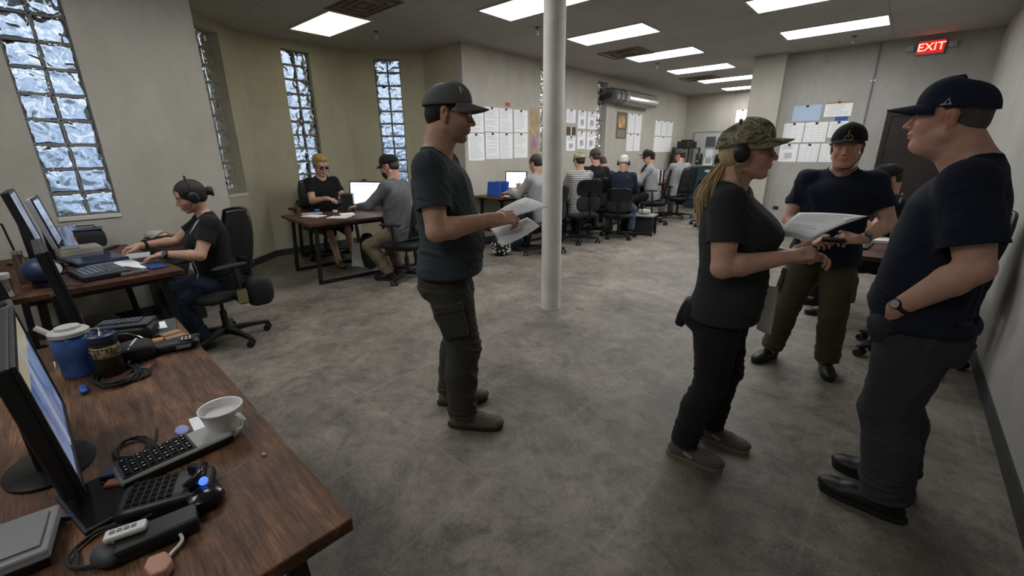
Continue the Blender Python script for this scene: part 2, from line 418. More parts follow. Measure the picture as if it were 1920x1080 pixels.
# order: room on the left of a->b  => go clockwise negative... (walls listed so that the inner side is to the left)
def W(name, a, b, m, **k): return wall_seg(name, b, a, m, **k)   # helper keeps the plan order of ROOM (which runs with the room on its right)
P = W('wall_left', (X_L, Y_B), (X_L, 1.5), M_WALL, win=(1.5 - 0.38, 0.42, 1.04, 3.05), ext=0.0)
glass_window(P, 1.5 - 0.38, 0.42, 1.04, 3.05, 0.03, 10)
W('wall_bay_return', (X_L - WT, 1.5), (-6.4, 1.5), M_WALL_BAY)
P = W('wall_bay_southwest', (-6.4, 1.5), (-7.24, 2.5), M_WALL_BAY, win=(0.653, 0.42, 1.04, 3.05), ext=0.1, ext2=0.1)
glass_window(P, 0.653, 0.42, 1.04, 3.05, 0.11, 10)
P = W('wall_bay_west', (-7.24, 2.5), (-7.24, 4.0), M_WALL_BAY, win=(0.75, 0.42, 1.04, 3.05), ext=0.1, ext2=0.1)
glass_window(P, 0.75, 0.42, 1.04, 3.05, 0.05, 10)
P = W('wall_bay_northwest', (-7.24, 4.0), (-6.4, 5.0), M_WALL_BAY, win=(0.60, 0.42, 1.04, 3.05), ext=0.1, ext2=0.1)
glass_window(P, 0.60, 0.42, 1.04, 3.05, 0.03, 10)
W('wall_bay_north', (-6.4, 5.0), (X_L - WT, 5.0), M_WALL_BAY)
M_WP = M_WALL
P = W('wall_poster_near', (X_L, 5.0), (X_L, 8.0), M_WP, win=(8.0 - 7.2, 0.42, 1.04, 3.05))
glass_window(P, 0.8, 0.42, 1.04, 3.05, 0.10, 10)
P = W('wall_poster_far', (X_L, 8.0), (X_L, Y_F), M_WP, win=(Y_F - 9.27, 0.42, 1.04, 3.05))
glass_window(P, Y_F - 9.27, 0.42, 1.04, 3.05, 0.10, 10)
W('wall_far', (X_L, Y_F), (-2.43, Y_F), M_WALL)
W('wall_corridor', (-2.43, Y_F), (-2.43, 9.9), M_WALL)
struct(MB().bx(-2.43, -1.92, 9.42, 9.9, 0, HC).build('wall_pier', M_WALL)); struct(MB().bx(-2.442, -1.908, 9.408, 9.42, 0, .1).build('baseboard_pier', M_BASE))
W('wall_door', (-1.92, Y_D), (X_R, Y_D), M_WALL_GREY)
W('wall_right', (X_R, Y_D), (X_R, Y_B), M_WALL_GREY)
W('wall_back', (X_R, Y_B), (X_L, Y_B), M_WALL)

# wide round column, slightly out of true
col = MB().tube([(-2.48, 3.39, 0), (-2.488, 3.388, 1.2), (-2.50, 3.387, HC)], [0.099, 0.097, 0.097], 28)
o = col.build('column', M_COLUMN, smooth=True); struct(o); o.name = 'trim_1'
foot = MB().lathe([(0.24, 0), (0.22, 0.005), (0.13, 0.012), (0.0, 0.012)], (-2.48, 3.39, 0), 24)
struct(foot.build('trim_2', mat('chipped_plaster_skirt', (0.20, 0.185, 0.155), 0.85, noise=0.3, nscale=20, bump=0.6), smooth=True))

# ---------------------------------------------------------------- ceiling lamps
M_DIFF = mat('lit_acrylic_diffuser', (0.9, 0.9, 0.9), 0.5, emit=((0.97, 0.985, 1.0), LIGHT_STRENGTH))
M_DIFFY = mat('lit_yellowed_diffuser', (0.9, 0.9, 0.8), 0.5, emit=((1.0, 0.90, 0.58), 1.5))
M_LFRAME = mat('white_lamp_frame', (0.62, 0.61, 0.58), 0.5)
def ceiling_light(x, y, label, m=None, w=1.19, d=0.56):
    t = thing('ceiling_light', label, 'light', (x, y, HC), group='fluorescent ceiling panels')
    f = MB(); W2, D2, r = w / 2, d / 2, 0.02
    f.bx(-W2 - r, W2 + r, -D2 - r, -D2, -0.014, -0.0005); f.bx(-W2 - r, W2 + r, D2, D2 + r, -0.014, -0.0005)
    f.bx(-W2 - r, -W2, -D2, D2, -0.014, -0.0005); f.bx(W2, W2 + r, -D2, D2, -0.014, -0.0005)
    f.build('frame', M_LFRAME, t)
    k = MB(); k.bx(-W2, W2, -D2, D2, -0.009, -0.002); k.build('diffuser', m or M_DIFF, t)
    return t
XA = -3.57
LA = ['leftmost white ceiling panel, cut by the column, at the top edge', 'white ceiling panel just right of the column top',
      'second white ceiling panel beyond the column, beside a stained tile', 'third white ceiling panel beyond the column',
      'fourth white ceiling panel beyond the column, partly behind the pier', 'farthest small white ceiling panel before the far wall']
for i, y in enumerate((4.42, 6.25, 8.08, 9.93, 11.75, 13.58)): ceiling_light(XA, y, LA[i])
ceiling_light(-6.03, 3.21, 'yellowed square-looking ceiling panel over the window bay', M_DIFFY, 1.1, 0.55)
ceiling_light(-1.13, 6.28, 'white ceiling panel cut by the top edge, above the woman in camouflage cap')
ceiling_light(-1.13, 8.08, 'long white ceiling panel nearest the exit sign')
ceiling_light(-3.57, 0.76, 'white ceiling panel above the two near desks', mat('half_lit_diffuser', (0.9, 0.9, 0.9), 0.5, emit=((0.97, 0.985, 1.0), LIGHT_STRENGTH * .7)))
M_DIFFD = mat('dim_lit_diffuser', (0.9, 0.9, 0.9), 0.5, emit=((0.97, 0.985, 1.0), LIGHT_STRENGTH * .7))
ceiling_light(-3.57, 2.59, 'white ceiling panel above the man in slate T-shirt', MATS['half_lit_diffuser'])
ceiling_light(-1.13, 4.45, 'white ceiling panel above the standing group', MATS['half_lit_diffuser'])
ceiling_light(-3.57, -1.07, 'white ceiling panel behind the camera, over the left wall side', M_DIFFD)
ceiling_light(-1.13, -1.07, 'white ceiling panel behind the camera, over the right wall side', M_DIFFD)

M_VENT = M_STAIN
def ceiling_vent(x, y, w, d, label):
    t = thing('ceiling_vent', label, 'vent', (x, y, HC), group='rusty ceiling registers')
    f = MB(); f.bx(-w / 2, w / 2, -d / 2, d / 2, -0.006, -0.0005); f.build('backing', M_STAIN, t)
    s = MB()
    for k in range(3):
        q = 0.12 + 0.13 * k
        for a, b_, c, d_ in ((-q, q, -q * d / w, -q * d / w + .012), (-q, q, q * d / w - .012, q * d / w), (-q, -q + .012, -q * d / w, q * d / w), (q - .012, q, -q * d / w, q * d / w)):
            s.bx(a, b_, c, d_, -0.018, -0.006)
    s.build('louvre', mat('tarnished_register_metal', (0.17, 0.135, 0.10), 0.6, noise=0.4, nscale=12), t)
ceiling_vent(-5.02, 3.12, 0.86, 0.52, 'rust brown ceiling register beside the yellowed panel')
ceiling_vent(-4.0, 7.5, 0.62, 0.5, 'stained brown register beside the second panel past the column')
ceiling_vent(-4.0, 11.15, 0.62, 0.5, 'dark stained register by the far panels')
def sprinkler(x, y, label):
    t = thing('sprinkler', label, 'sprinkler', (x, y, HC), group='ceiling sprinkler heads')
    MB().lathe([(0.035, -0.0005), (0.035, -0.008), (0.016, -0.014), (0.0, -0.014)], n=16).build('escutcheon', mat('dark_brass', (0.12, 0.10, 0.08), 0.4, 0.7), t, smooth=True)
    k = MB(); k.cyl((0, 0, -0.012), (0, 0, -0.05), 0.011, 10)
    k.tube([(0.012, 0, -0.045), (0.02, 0, -0.07), (0.004, 0, -0.095)], 0.004, 6); k.tube([(-0.012, 0, -0.045), (-0.02, 0, -0.07), (-0.004, 0, -0.095)], 0.004, 6)
    k.build('nozzle', M_ALU, t, smooth=True)
    MB().cyl((0, 0, -0.094), (0, 0, -0.098), 0.021, 12).build('deflector', M_ALU, t)
sprinkler(-5.9, 3.82, 'sprinkler head below the yellowed panel'); sprinkler(-4.12, 5.2, 'sprinkler head left of the column top')
sprinkler(-4.0, 8.8, 'sprinkler head between the far panels'); sprinkler(-0.95, 8.85, 'sprinkler head left of the exit sign')

# ---------------------------------------------------------------- posters on the left wall
def sheet_mesh(t, axis, u0, u1, z0, z1, rnd, off=0.004, ink=M_INKL, style='text'):
    """paper pinned to a wall; axis 'x' = wall x=const facing +x (u is y); axis 'y' = wall y=const facing -y (u is x)"""
    uc, zc = (u0 + u1) / 2, (z0 + z1) / 2; w, h = u1 - u0, z1 - z0
    k = MB(); fl = MB()
    nlines = max(4, int(h / 0.028))
    def put(mb, ua, ub, za, zb, o0, o1):
        if axis == 'x': mb.bx(o0, o1, ua, ub, za, zb)
        else: mb.bx(ua, ub, -o1, -o0, za, zb)
    put(k, -w / 2, w / 2, -h / 2, h / 2, 0.001, off)
    if style == 'text':
        for i in range(nlines):
            z = h / 2 - h * (i + 1.2) / (nlines + 1.6)
            if rnd.random() < 0.12: continue
            a = -w * 0.40; b_ = w * rnd.uniform(0.1, 0.40)
            put(fl, a, b_, z - 0.0035, z + 0.0035, off, off + 0.0008)
    elif style == 'figure':
        for i in range(4): put(fl, -w * .35, w * rnd.uniform(.1, .38), h * (.42 - .06 * i) - .004, h * (.42 - .06 * i) + .004, off, off + .0008)
        put(fl, -w * .2, w * .22, -h * .30, h * .02, off, off + .0008)
        put(fl, -w * .3, w * .1, -h * .38, -h * .35, off, off + .0008)
    elif style == 'table':
        for i in range(7): put(fl, -w * .42, w * .42, -h * .42 + i * h * .13, -h * .42 + i * h * .13 + .004, off, off + .0008)
        for i in range(4): put(fl, -w * .42 + i * w * .28, -w * .42 + i * w * .28 + .004, -h * .42, h * .36, off, off + .0008)
    return k, fl
rnd = random.Random(3)
def poster(axis, cst, u0, u1, z0, z1, label, style='text', m=None, ink=None, group=None, pin=True, name='paper_sheet', cat='paper'):
    uc, zc = (u0 + u1) / 2, (z0 + z1) / 2
    loc = (cst, uc, zc) if axis == 'x' else (uc, cst, zc)
    t = thing(name, label, cat, loc, group=group)
    k, fl = sheet_mesh(t, axis, u0, u1, z0, z1, rnd, style=style)
    k.build('sheet', m or M_PAPER, t)
    if fl.v: fl.build('printing', ink or M_INKL, t)
    if pin:
        p = MB(); h = (z1 - z0) / 2
        if axis == 'x': p.bx(0.004, 0.016, -0.02, 0.02, h - 0.03, h)
        else: p.bx(-0.02, 0.02, -0.016, -0.004, h - 0.03, h)
        p.build('clip', M_BLACK, t)
    return t
GA = 'posted sheets between bay and first wall window'
for u0, u1, z0, z1, lab in [(5.08, 5.44, 1.88, 2.28, 'posted sheet just right of the bay corner, upper row, behind the cap brim'), (5.07, 5.44, 1.43, 1.86, 'posted sheet nearest the bay corner, lower row'),
        (5.47, 5.82, 1.90, 2.29, 'upper row posted sheet, first right of the cap brim'), (5.84, 6.17, 1.90, 2.29, 'upper row posted sheet under the small red tag'),
        (5.48, 5.82, 1.45, 1.88, 'lower row posted sheet, third from the brown poster'), (5.84, 6.17, 1.45, 1.88, 'lower row posted sheet, second from the brown poster'),
        (6.22, 6.60, 1.91, 2.29, 'upper row posted sheet beside the brown poster'), (6.22, 6.60, 1.46, 1.89, 'lower row posted sheet beside the brown poster')]:
    poster('x', X_L, u0, u1, z0, z1, lab, group=GA)
tg = MB(); tg.bx(0.001, 0.006, -0.06, 0.06, -0.03, 0.03)
tag(tg.build('paper_tag', M_RED, loc=(X_L, 6.05, 2.36)), 'small red tag above the posted sheets', 'tag')
t = poster('x', X_L, 6.66, 6.95, 1.52, 2.36, 'tall narrow brown poster left of the dark window slit', 'none', mat('brown_poster_print', (0.34, 0.22, 0.12), 0.7, color2=(0.46, 0.36, 0.24), nscale=9), pin=False, name='poster', cat='poster')
MB().bx(0.004, 0.005, -0.10, 0.08, -0.33, -0.08).build('picture', mat('red_violet_print', (0.30, 0.10, 0.12), 0.7, color2=(0.35, 0.3, 0.5), nscale=14), t)
GB = 'posted sheets between the column and the second wall window'
for u0, u1, z0, z1, lab, st in [(7.86, 8.20, 2.14, 2.40, 'pinkish posted sheet beside the column, topmost', 'text'), (7.88, 8.22, 1.58, 1.87, 'posted sheet with a blue drawing beside the column, lowest', 'figure'),
        (8.30, 8.62, 2.04, 2.40, 'upper sheet with picture, third from the duct window', 'figure'), (8.68, 9.03, 2.04, 2.40, 'upper sheet with picture next to the second window slit', 'figure'),
        (8.30, 8.62, 1.62, 1.98, 'lower sheet with a drawing, left of the pair', 'figure'), (8.68, 9.03, 1.61, 1.98, 'lower sheet with a drawing next to the second window slit', 'figure')]:
    poster('x', X_L, u0, u1, z0, z1, lab, st, group=GB, ink=mat('blue_grey_ink', (0.38, 0.38, 0.52), 0.8))
t = poster('x', X_L, 7.88, 8.22, 1.90, 2.06, 'small dark brown striped sheet beside the column', 'none', mat('dark_brown_print', (0.07, 0.04, 0.03), 0.7), pin=False)
MB().bx(0.004, 0.005, -0.02, 0.01, -0.08, 0.08).build('stripe', M_PAPER, t)
t = poster('x', X_L, 9.98, 10.50, 1.86, 2.48, 'dark calendar poster with orange picture under the wall duct', 'none', mat('dark_poster_print', (0.10, 0.09, 0.07), 0.6), pin=False, name='calendar', cat='calendar')
MB().bx(0.004, 0.0055, -0.16, 0.16, -0.05, 0.24).build('picture', mat('orange_landscape_print', (0.22, 0.08, 0.02), 0.6, color2=(0.75, 0.48, 0.18), nscale=6), t)
MB().bx(0.004, 0.0055, -0.2, 0.2, -0.28, -0.1).build('date_block', mat('olive_print', (0.22, 0.20, 0.13), 0.7), t)
GC = 'posted sheets under the wall duct'
for u0, u1, z0, z1, lab in [(10.58, 10.93, 2.01, 2.47, 'upper posted sheet beside the calendar'), (10.96, 11.33, 2.01, 2.47, 'upper posted sheet, second from the calendar'),
        (10.56, 10.93, 1.57, 1.98, 'lower posted sheet beside the calendar'), (10.96, 11.33, 1.57, 1.98, 'lower posted sheet, second from the calendar')]:
    poster('x', X_L, u0, u1, z0, z1, lab, 'table', group=GC)
GD = 'posted sheets nearest the far corner'
for u0, u1, z0, z1, lab in [(12.2, 12.58, 1.98, 2.38, 'upper far sheet, left of three'), (12.62, 13.0, 1.98, 2.38, 'upper far sheet, middle of three'), (13.04, 13.42, 1.98, 2.38, 'upper far sheet, right of three'),
        (12.2, 13.42, 1.54, 1.95, 'wide lower far sheet below the three')]:
    poster('x', X_L, u0, u1, z0, z1, lab, 'table', group=GD)
# ---------------------------------------------------------------- door wall
GE = 'posted sheets on the wall behind the man in black cap'
for u0, u1, z0, z1, lab, st in [(-1.81, -1.50, 1.69, 2.02, 'grid sheet behind the standing group, upper row left', 'table'), (-1.48, -1.15, 1.69, 2.02, 'grid sheet behind the standing group, upper row middle', 'table'),
        (-1.82, -1.53, 1.35, 1.66, 'sheet with dark pictures, lower row left', 'figure'), (-1.51, -1.21, 1.35, 1.66, 'grid sheet, lower row middle', 'table'), (-1.19, -0.92, 1.35, 1.66, 'grid sheet, lower row beside the black cap', 'table'),
        (-1.13, -0.87, 1.76, 2.02, 'sheet above the black cap', 'text')]:
    poster('y', Y_D, u0, u1, z0, z1, lab, st, group=GE)
poster('y', Y_D, -1.71, -1.29, 2.05, 2.31, 'pale blue notice with black top strip', 'table', mat('pale_blue_paper', (0.42, 0.55, 0.72), 0.8))
t = poster('y', Y_D, -1.24, -0.86, 2.10, 2.34, 'white notice with tan header strip', 'text')
MB().bx(-0.19, 0.19, -0.006, -0.0045, 0.085, 0.12).build('header_strip', M_TAN, t)
b = MB().bx(-0.10, 0.08, -0.006, -0.001, -0.03, 0.03); tag(b.build('paper_tag', M_BLUE, loc=(-0.97, Y_D, 2.06)), 'small blue tag above the black cap', 'tag')
poster('y', 9.42, -2.22, -2.02, 1.78, 2.07, 'white sheet on the pier beside the camouflage cap', 'none')
o = MB().bx(-0.045, 0.045, -0.01, -0.001, -0.03, 0.03); tag(o.build('cable_clip', M_BLACKR, loc=(-1.72, Y_D, 0.50)), 'small black fitting low on the wall behind the papers', 'fitting')
# conduit
t = thing('conduit_pipe', 'thin grey conduit running down the door wall left of the door', 'pipe', (-0.665, Y_D - 0.016, 0))
MB().cyl((0, 0, 0.0), (0, 0, HC - 0.001), 0.013, 12).build('pipe', M_GREYP, t, smooth=True)
for z in (2.62, 1.75, 0.9):
    MB().bx(-0.035, 0.035, -0.004, 0.014, z - 0.012, z + 0.012).build('strap', M_ALU, t, bev=0.002)
# door
dr = bpy.data.objects.new('door_1', None); COL.objects.link(dr); struct(dr); dr.location = (-0.36, Y_D, 0)
MB().bx(0.04, 0.96, -0.035, 0.004, 0.005, 2.06).build('door_leaf', M_DOOR, dr, bev=0.003)
k = MB(); k.bx(-0.03, 0.04, -0.05, 0.0, 0, 2.14); k.bx(0.96, 1.03, -0.05, 0.0, 0, 2.14); k.bx(0.04, 0.96, -0.05, 0.0, 2.06, 2.14)
k.build('door_frame', M_DOORT, dr)
k = MB(); k.cyl((0.10, -0.035, 1.0), (0.10, -0.09, 1.0), 0.012, 10); k.ball((0.10, -0.10, 1.0), 0.028); k.build('door_knob', M_ALU, dr, smooth=True)
# exit sign
t = thing('exit_sign', 'lit red EXIT sign high on the door wall', 'sign', (-0.06, Y_D, 3.01))
MB().bx(-0.16, 0.16, -0.05, -0.001, -0.10, 0.10).build('housing', M_GREYP, t, bev=0.006)
MB().bx(-0.145, 0.145, -0.054, -0.050, -0.085, 0.085).build('face_plate', mat('red_lit_acrylic', (0.25, 0.01, 0.01), 0.4, emit=((1.0, 0.03, 0.02), 0.35)), t)
fc = bpy.data.curves.new('exit_letters', 'FONT'); fc.body = 'EXIT'; fc.size = 0.15; fc.extrude = 0.002; fc.align_x = 'CENTER'; fc.align_y = 'CENTER'; fc.offset = 0.001
lo = bpy.data.objects.new('letters', fc); COL.objects.link(lo); lo.parent = t; lo.location = (0, -0.057, 0); lo.rotation_euler = (math.pi / 2, 0, 0)
_lm = (mat('lit_red_letters', (1, 0.1, 0.08), 0.4, emit=((1.0, 0.16, 0.12), 3.0)))
bpy.context.view_layer.update()
_tm = bpy.data.meshes.new_from_object(lo.evaluated_get(bpy.context.evaluated_depsgraph_get())); _tm.materials.clear()
bpy.data.objects.remove(lo); lo = link('letters', _tm, _lm, t, (0, -0.057, 0)); lo.rotation_euler = (math.pi / 2, 0, 0)
for s in (-1, 1):
    MB().bx(s * 0.235 - 0.045, s * 0.235 + 0.045, -0.07, -0.001, -0.03, 0.05).build('emergency_lamp', mat('frosted_lamp_head', (0.35, 0.34, 0.32), 0.4), t, bev=0.008)
    MB().bx(min(s * 0.16, s * 0.19), max(s * 0.16, s * 0.19), -0.03, -0.008, -0.0, 0.02).build('bracket', M_GREYP, t)
# wall-mounted air duct / fan coil on the poster wall
t = thing('wall_air_unit', 'long silver air unit mounted on the wall near the ceiling', 'air unit', (X_L, 9.9, 2.62))
prof = [(0, 0.0), (0.22, 0.0), (0.32, 0.06), (0.34, 0.17), (0.30, 0.27), (0.18, 0.33), (0, 0.33)]
def duct(y0, y1, sc=1.0):
    k = MB(); n = len(prof); cz = 0.165
    V = [(0.002 + x * sc, y, cz + (z - cz) * sc) for y in (y0, y1) for x, z in prof]
    k.add(V, [tuple(range(n)), tuple(range(n, 2 * n))[::-1]] + [(i, n + i, n + (i + 1) % n, (i + 1) % n) for i in range(n)]); return k
M_AC = mat('galvanised_unit_shell', (0.38, 0.38, 0.36), 0.35, 0.6, noise=0.15, nscale=5)
duct(-0.05, 1.65).build('shell', M_AC, t, bev=0.01)
duct(-0.55, -0.05, 0.88).build('end_duct', mat('taped_duct', (0.20, 0.20, 0.19), 0.5, 0.3, noise=0.2), t, bev=0.01)
for y in (-0.5, -0.3, -0.08): duct(y, y + 0.035, 0.96).build('band', M_ALU, t)
k = MB(); k.bx(0.343, 0.348, 0.05, 1.6, 0.10, 0.15); k.build('louvre', M_CHROME, t)
MB().tube([(0.14, -0.55, 0.16), (0.14, -0.66, 0.14), (0.05, -0.70, 0.10), (-0.02, -0.70, 0.08)], 0.05, 12).build('hose', M_BLACKR, t, smooth=True)
# board on the far wall
t = thing('notice_board', 'pale framed board on the far wall with a dark square pinned on it', 'board', (-4.55, Y_F, 1.55))
MB().bx(-0.55, 0.55, -0.02, -0.001, -0.45, 0.55).build('board', mat('pale_grey_board', (0.42, 0.43, 0.42), 0.5), t)
k = MB()
for a in ((-0.58, 0.58, 0.55, 0.58), (-0.58, 0.58, -0.48, -0.45), (-0.58, -0.55, -0.45, 0.55), (0.55, 0.58, -0.45, 0.55)): k.bx(a[0], a[1], -0.03, -0.001, a[2], a[3])
k.build('frame', M_ALU, t)
MB().bx(-0.20, 0.08, -0.026, -0.02, 0.10, 0.42).build('dark_notice', mat('dark_print', (0.08, 0.075, 0.07), 0.6), t)
poster('y', Y_F, -4.0, -3.66, 2.34, 2.68, 'white sheet high on the far wall left of the pier', 'none')
# ================================================================ smooth body modelling: distance fields meshed with surface nets
def _n(v): v = np.asarray(v, float); return v / (np.linalg.norm(v) + 1e-12)
class Field:
    def __init__(s, lo, hi, h, zbreak=None, hz=None):
        lo = np.asarray(lo, float); hi = np.asarray(hi, float)
        s.h = h
        s.ax = [np.arange(lo[i], hi[i] + h, h) for i in range(3)]
        if zbreak is not None and zbreak > lo[2]:
            s.ax[2] = np.concatenate([np.arange(lo[2], zbreak, hz), np.arange(zbreak, hi[2] + h, h)])
        s.ax = [a.astype(np.float32) for a in s.ax]
        s.F = np.full([len(a) for a in s.ax], 0.3, np.float32)
    def _sl(s, lo, hi):
        out = []
        for i in range(3):
            a = max(0, int(np.searchsorted(s.ax[i], lo[i])) - 1); b = min(len(s.ax[i]), int(np.searchsorted(s.ax[i], hi[i])) + 1)
            if b <= a: return None
            out.append(slice(a, b))
        return tuple(out)
    def _apply(s, lo, hi, fn, k, sub):
        pad = k + 3 * s.h + 0.004
        sl = s._sl(np.asarray(lo) - pad, np.asarray(hi) + pad)
        if sl is None: return s
        X = s.ax[0][sl[0]][:, None, None]; Y = s.ax[1][sl[1]][None, :, None]; Z = s.ax[2][sl[2]][None, None, :]
        d = fn(X, Y, Z).astype(np.float32); A = s.F[sl]
        if sub:
            if k > 0:
                d = -d; hh = np.maximum(k - np.abs(A - d), 0) / k; s.F[sl] = np.maximum(A, d) + hh * hh * (k * 0.25)
            else: s.F[sl] = np.maximum(A, -d)
        else:
            if k > 0: hh = np.maximum(k - np.abs(A - d), 0) / k; s.F[sl] = np.minimum(A, d) - hh * hh * (k * 0.25)
            else: s.F[sl] = np.minimum(A, d)
        return s
    def cone(s, a, b, ra, rb=None, k=0.02, sub=False, cut=None):
        a = np.asarray(a, float); b = np.asarray(b, float); rb = ra if rb is None else rb
        ba = b - a; L2 = float(ba @ ba) + 1e-12
        def fn(X, Y, Z):
            x = X - a[0]; y = Y - a[1]; z = Z - a[2]
            t = np.clip((x * ba[0] + y * ba[1] + z * ba[2]) / L2, 0, 1)
            f = np.sqrt((x - ba[0] * t) ** 2 + (y - ba[1] * t) ** 2 + (z - ba[2] * t) ** 2) - (ra + (rb - ra) * t)
            if cut is not None:
                for p, n in cut: f = np.maximum(f, (X - p[0]) * n[0] + (Y - p[1]) * n[1] + (Z - p[2]) * n[2])
            return f
        r = max(ra, rb); return s._apply(np.minimum(a, b) - r, np.maximum(a, b) + r, fn, k, sub)
    def ell(s, c, r, M=None, k=0.02, sub=False):
        c = np.asarray(c, float); r = np.asarray(r, float); M = np.eye(3) if M is None else np.asarray(M)
        ext = np.sqrt((M ** 2) @ (r ** 2))
        def fn(X, Y, Z):
            x = X - c[0]; y = Y - c[1]; z = Z - c[2]
            k0 = 0; k1 = 0
            for i in range(3):
                q = (x * M[0, i] + y * M[1, i] + z * M[2, i]) / r[i]; k0 = k0 + q * q; k1 = k1 + (q / r[i]) ** 2
            k0 = np.sqrt(k0); k1 = np.sqrt(k1) + 1e-6
            return k0 * (k0 - 1) / k1
        return s._apply(c - ext, c + ext, fn, k, sub)
    def loft(s, o, M, secs, k=0.02, sub=False, e=2.3, grow=0.0):
        """secs: rows (t, cx, cy, w, d) along the frame's z axis; w half width (y), d half depth (x)"""
        o = np.asarray(o, float); S = np.asarray(secs, float); t = S[:, 0]
        tt = np.linspace(t[0], t[-1], 90)
        def cr(vals):      # smooth (monotone-ish) interpolation
            m = np.gradient(vals, t); i = np.clip(np.searchsorted(t, tt, side='right') - 1, 0, len(t) - 2)
            h = t[i + 1] - t[i]; u = (tt - t[i]) / h
            return (2 * u**3 - 3 * u**2 + 1) * vals[i] + (u**3 - 2 * u**2 + u) * h * m[i] + (-2 * u**3 + 3 * u**2) * vals[i + 1] + (u**3 - u**2) * h * m[i + 1]
        C = [cr(S[:, j]) for j in (1, 2, 3, 4)]
        pts = []
        for a in (t[0], t[-1]):
            for sx in (-1, 1):
                for sy in (-1, 1): pts.append(o + M @ np.array([S[:, 1].mean() + sx * (S[:, 4].max() + np.ptp(S[:, 1]) + grow), S[:, 2].mean() + sy * (S[:, 3].max() + grow), a]))
        pts = np.array(pts)
        def fn(X, Y, Z):
            x = X - o[0]; y = Y - o[1]; z = Z - o[2]
            lx = x * M[0, 0] + y * M[1, 0] + z * M[2, 0]; ly = x * M[0, 1] + y * M[1, 1] + z * M[2, 1]; lz = x * M[0, 2] + y * M[1, 2] + z * M[2, 2]
            cx, cy, w, d = [np.interp(lz, tt, c) for c in C]
            w = w + grow; d = d + grow
            q = (np.abs((lx - cx) / d) ** e + np.abs((ly - cy) / w) ** e) ** (1 / e)
            f = (q - 1) * np.minimum(w, d)
            cap = np.maximum(lz - (t[-1] + grow), (t[0] - grow) - lz)
            return np.maximum(f, cap)
        return s._apply(pts.min(0), pts.max(0), fn, k, sub)
    def half(s, p, nrm, lo=None, hi=None):
        """cut away everything on the side nrm points to"""
        nrm = _n(nrm); p = np.asarray(p, float)
        lo = [a[0] for a in s.ax] if lo is None else lo; hi = [a[-1] for a in s.ax] if hi is None else hi
        fn = lambda X, Y, Z: (X - p[0]) * nrm[0] + (Y - p[1]) * nrm[1] + (Z - p[2]) * nrm[2]
        sl = s._sl(lo, hi)
        X = s.ax[0][sl[0]][:, None, None]; Y = s.ax[1][sl[1]][None, :, None]; Z = s.ax[2][sl[2]][None, None, :]
        s.F[sl] = np.maximum(s.F[sl], fn(X, Y, Z).astype(np.float32)); return s
    def mesh(s, name, fold=None, tint=None, clean=True):
        F = s.F
        F[0] = F[-1] = 0.3; F[:, 0] = F[:, -1] = 0.3; F[:, :, 0] = F[:, :, -1] = 0.3
        I = (F < 0)
        c = np.zeros([n - 1 for n in F.shape], np.uint8)
        for dx in (0, 1):
            for dy in (0, 1):
                for dz in (0, 1): c += I[dx:c.shape[0] + dx, dy:c.shape[1] + dy, dz:c.shape[2] + dz]
        cells = np.argwhere((c > 0) & (c < 8))
        if len(cells) == 0: return bpy.data.meshes.new(name)
        idx = np.full(c.shape, -1, np.int32); idx[tuple(cells.T)] = np.arange(len(cells))
        acc = np.zeros((len(cells), 3)); cnt = np.zeros(len(cells))
        ci, cj, ck = cells.T
        for a in range(3):
            o1, o2 = [b for b in range(3) if b != a]
            for u in (0, 1):
                for v in (0, 1):
                    off = [0, 0, 0]; off[o1] = u; off[o2] = v
                    p0 = (ci + off[0], cj + off[1], ck + off[2]); off[a] = 1; p1 = (ci + off[0], cj + off[1], ck + off[2])
                    f0 = F[p0]; f1 = F[p1]; m = (f0 < 0) != (f1 < 0)
                    t = np.where(m, f0 / np.where(m, f0 - f1, 1), 0)
                    q = np.zeros((len(cells), 3))
                    for b in range(3):
                        w0 = s.ax[b][p0[b]]; w1 = s.ax[b][p1[b]]; q[:, b] = w0 + (w1 - w0) * t
                    acc[m] += q[m]; cnt[m] += 1
        V = acc / cnt[:, None]
        quads = []
        for a in range(3):
            o1, o2 = [(1, 2), (2, 0), (0, 1)][a]
            A = I; sl0 = [slice(None)] * 3; sl1 = [slice(None)] * 3; sl0[a] = slice(0, -1); sl1[a] = slice(1, None)
            E0 = A[tuple(sl0)]; E1 = A[tuple(sl1)]
            e = np.argwhere(E0 != E1)
            e = e[(e[:, o1] > 0) & (e[:, o2] > 0) & (e[:, o1] < c.shape[o1]) & (e[:, o2] < c.shape[o2])]
            ins = E0[tuple(e.T)]
            def cell(d1, d2):
                q = e.copy(); q[:, o1] -= d1; q[:, o2] -= d2; return idx[tuple(q.T)]
            Q = np.stack([cell(1, 1), cell(0, 1), cell(0, 0), cell(1, 0)], 1)
            Q[~ins] = Q[~ins][:, ::-1]; quads.append(Q)
        Q = np.concatenate(quads); Q = Q[(Q >= 0).all(1)]
        # normals
        def normals(V):
            a = V[Q[:, 2]] - V[Q[:, 0]]; b = V[Q[:, 3]] - V[Q[:, 1]]; fn = np.cross(a, b); N = np.zeros_like(V)
            for k in range(4): np.add.at(N, Q[:, k], fn)
            return N / (np.linalg.norm(N, axis=1, keepdims=True) + 1e-12)
        if fold is not None: V = V + normals(V) * fold(V)[:, None]
        me = bpy.data.meshes.new(name)
        me.vertices.add(len(V)); me.vertices.foreach_set('co', V.astype(np.float32).ravel())
        me.loops.add(len(Q) * 4); me.loops.foreach_set('vertex_index', Q.astype(np.int32).ravel())
        me.polygons.add(len(Q)); me.polygons.foreach_set('loop_start', np.arange(0, len(Q) * 4, 4, dtype=np.int32))
        me.polygons.foreach_set('use_smooth', np.ones(len(Q), bool))
        me.update(calc_edges=True)
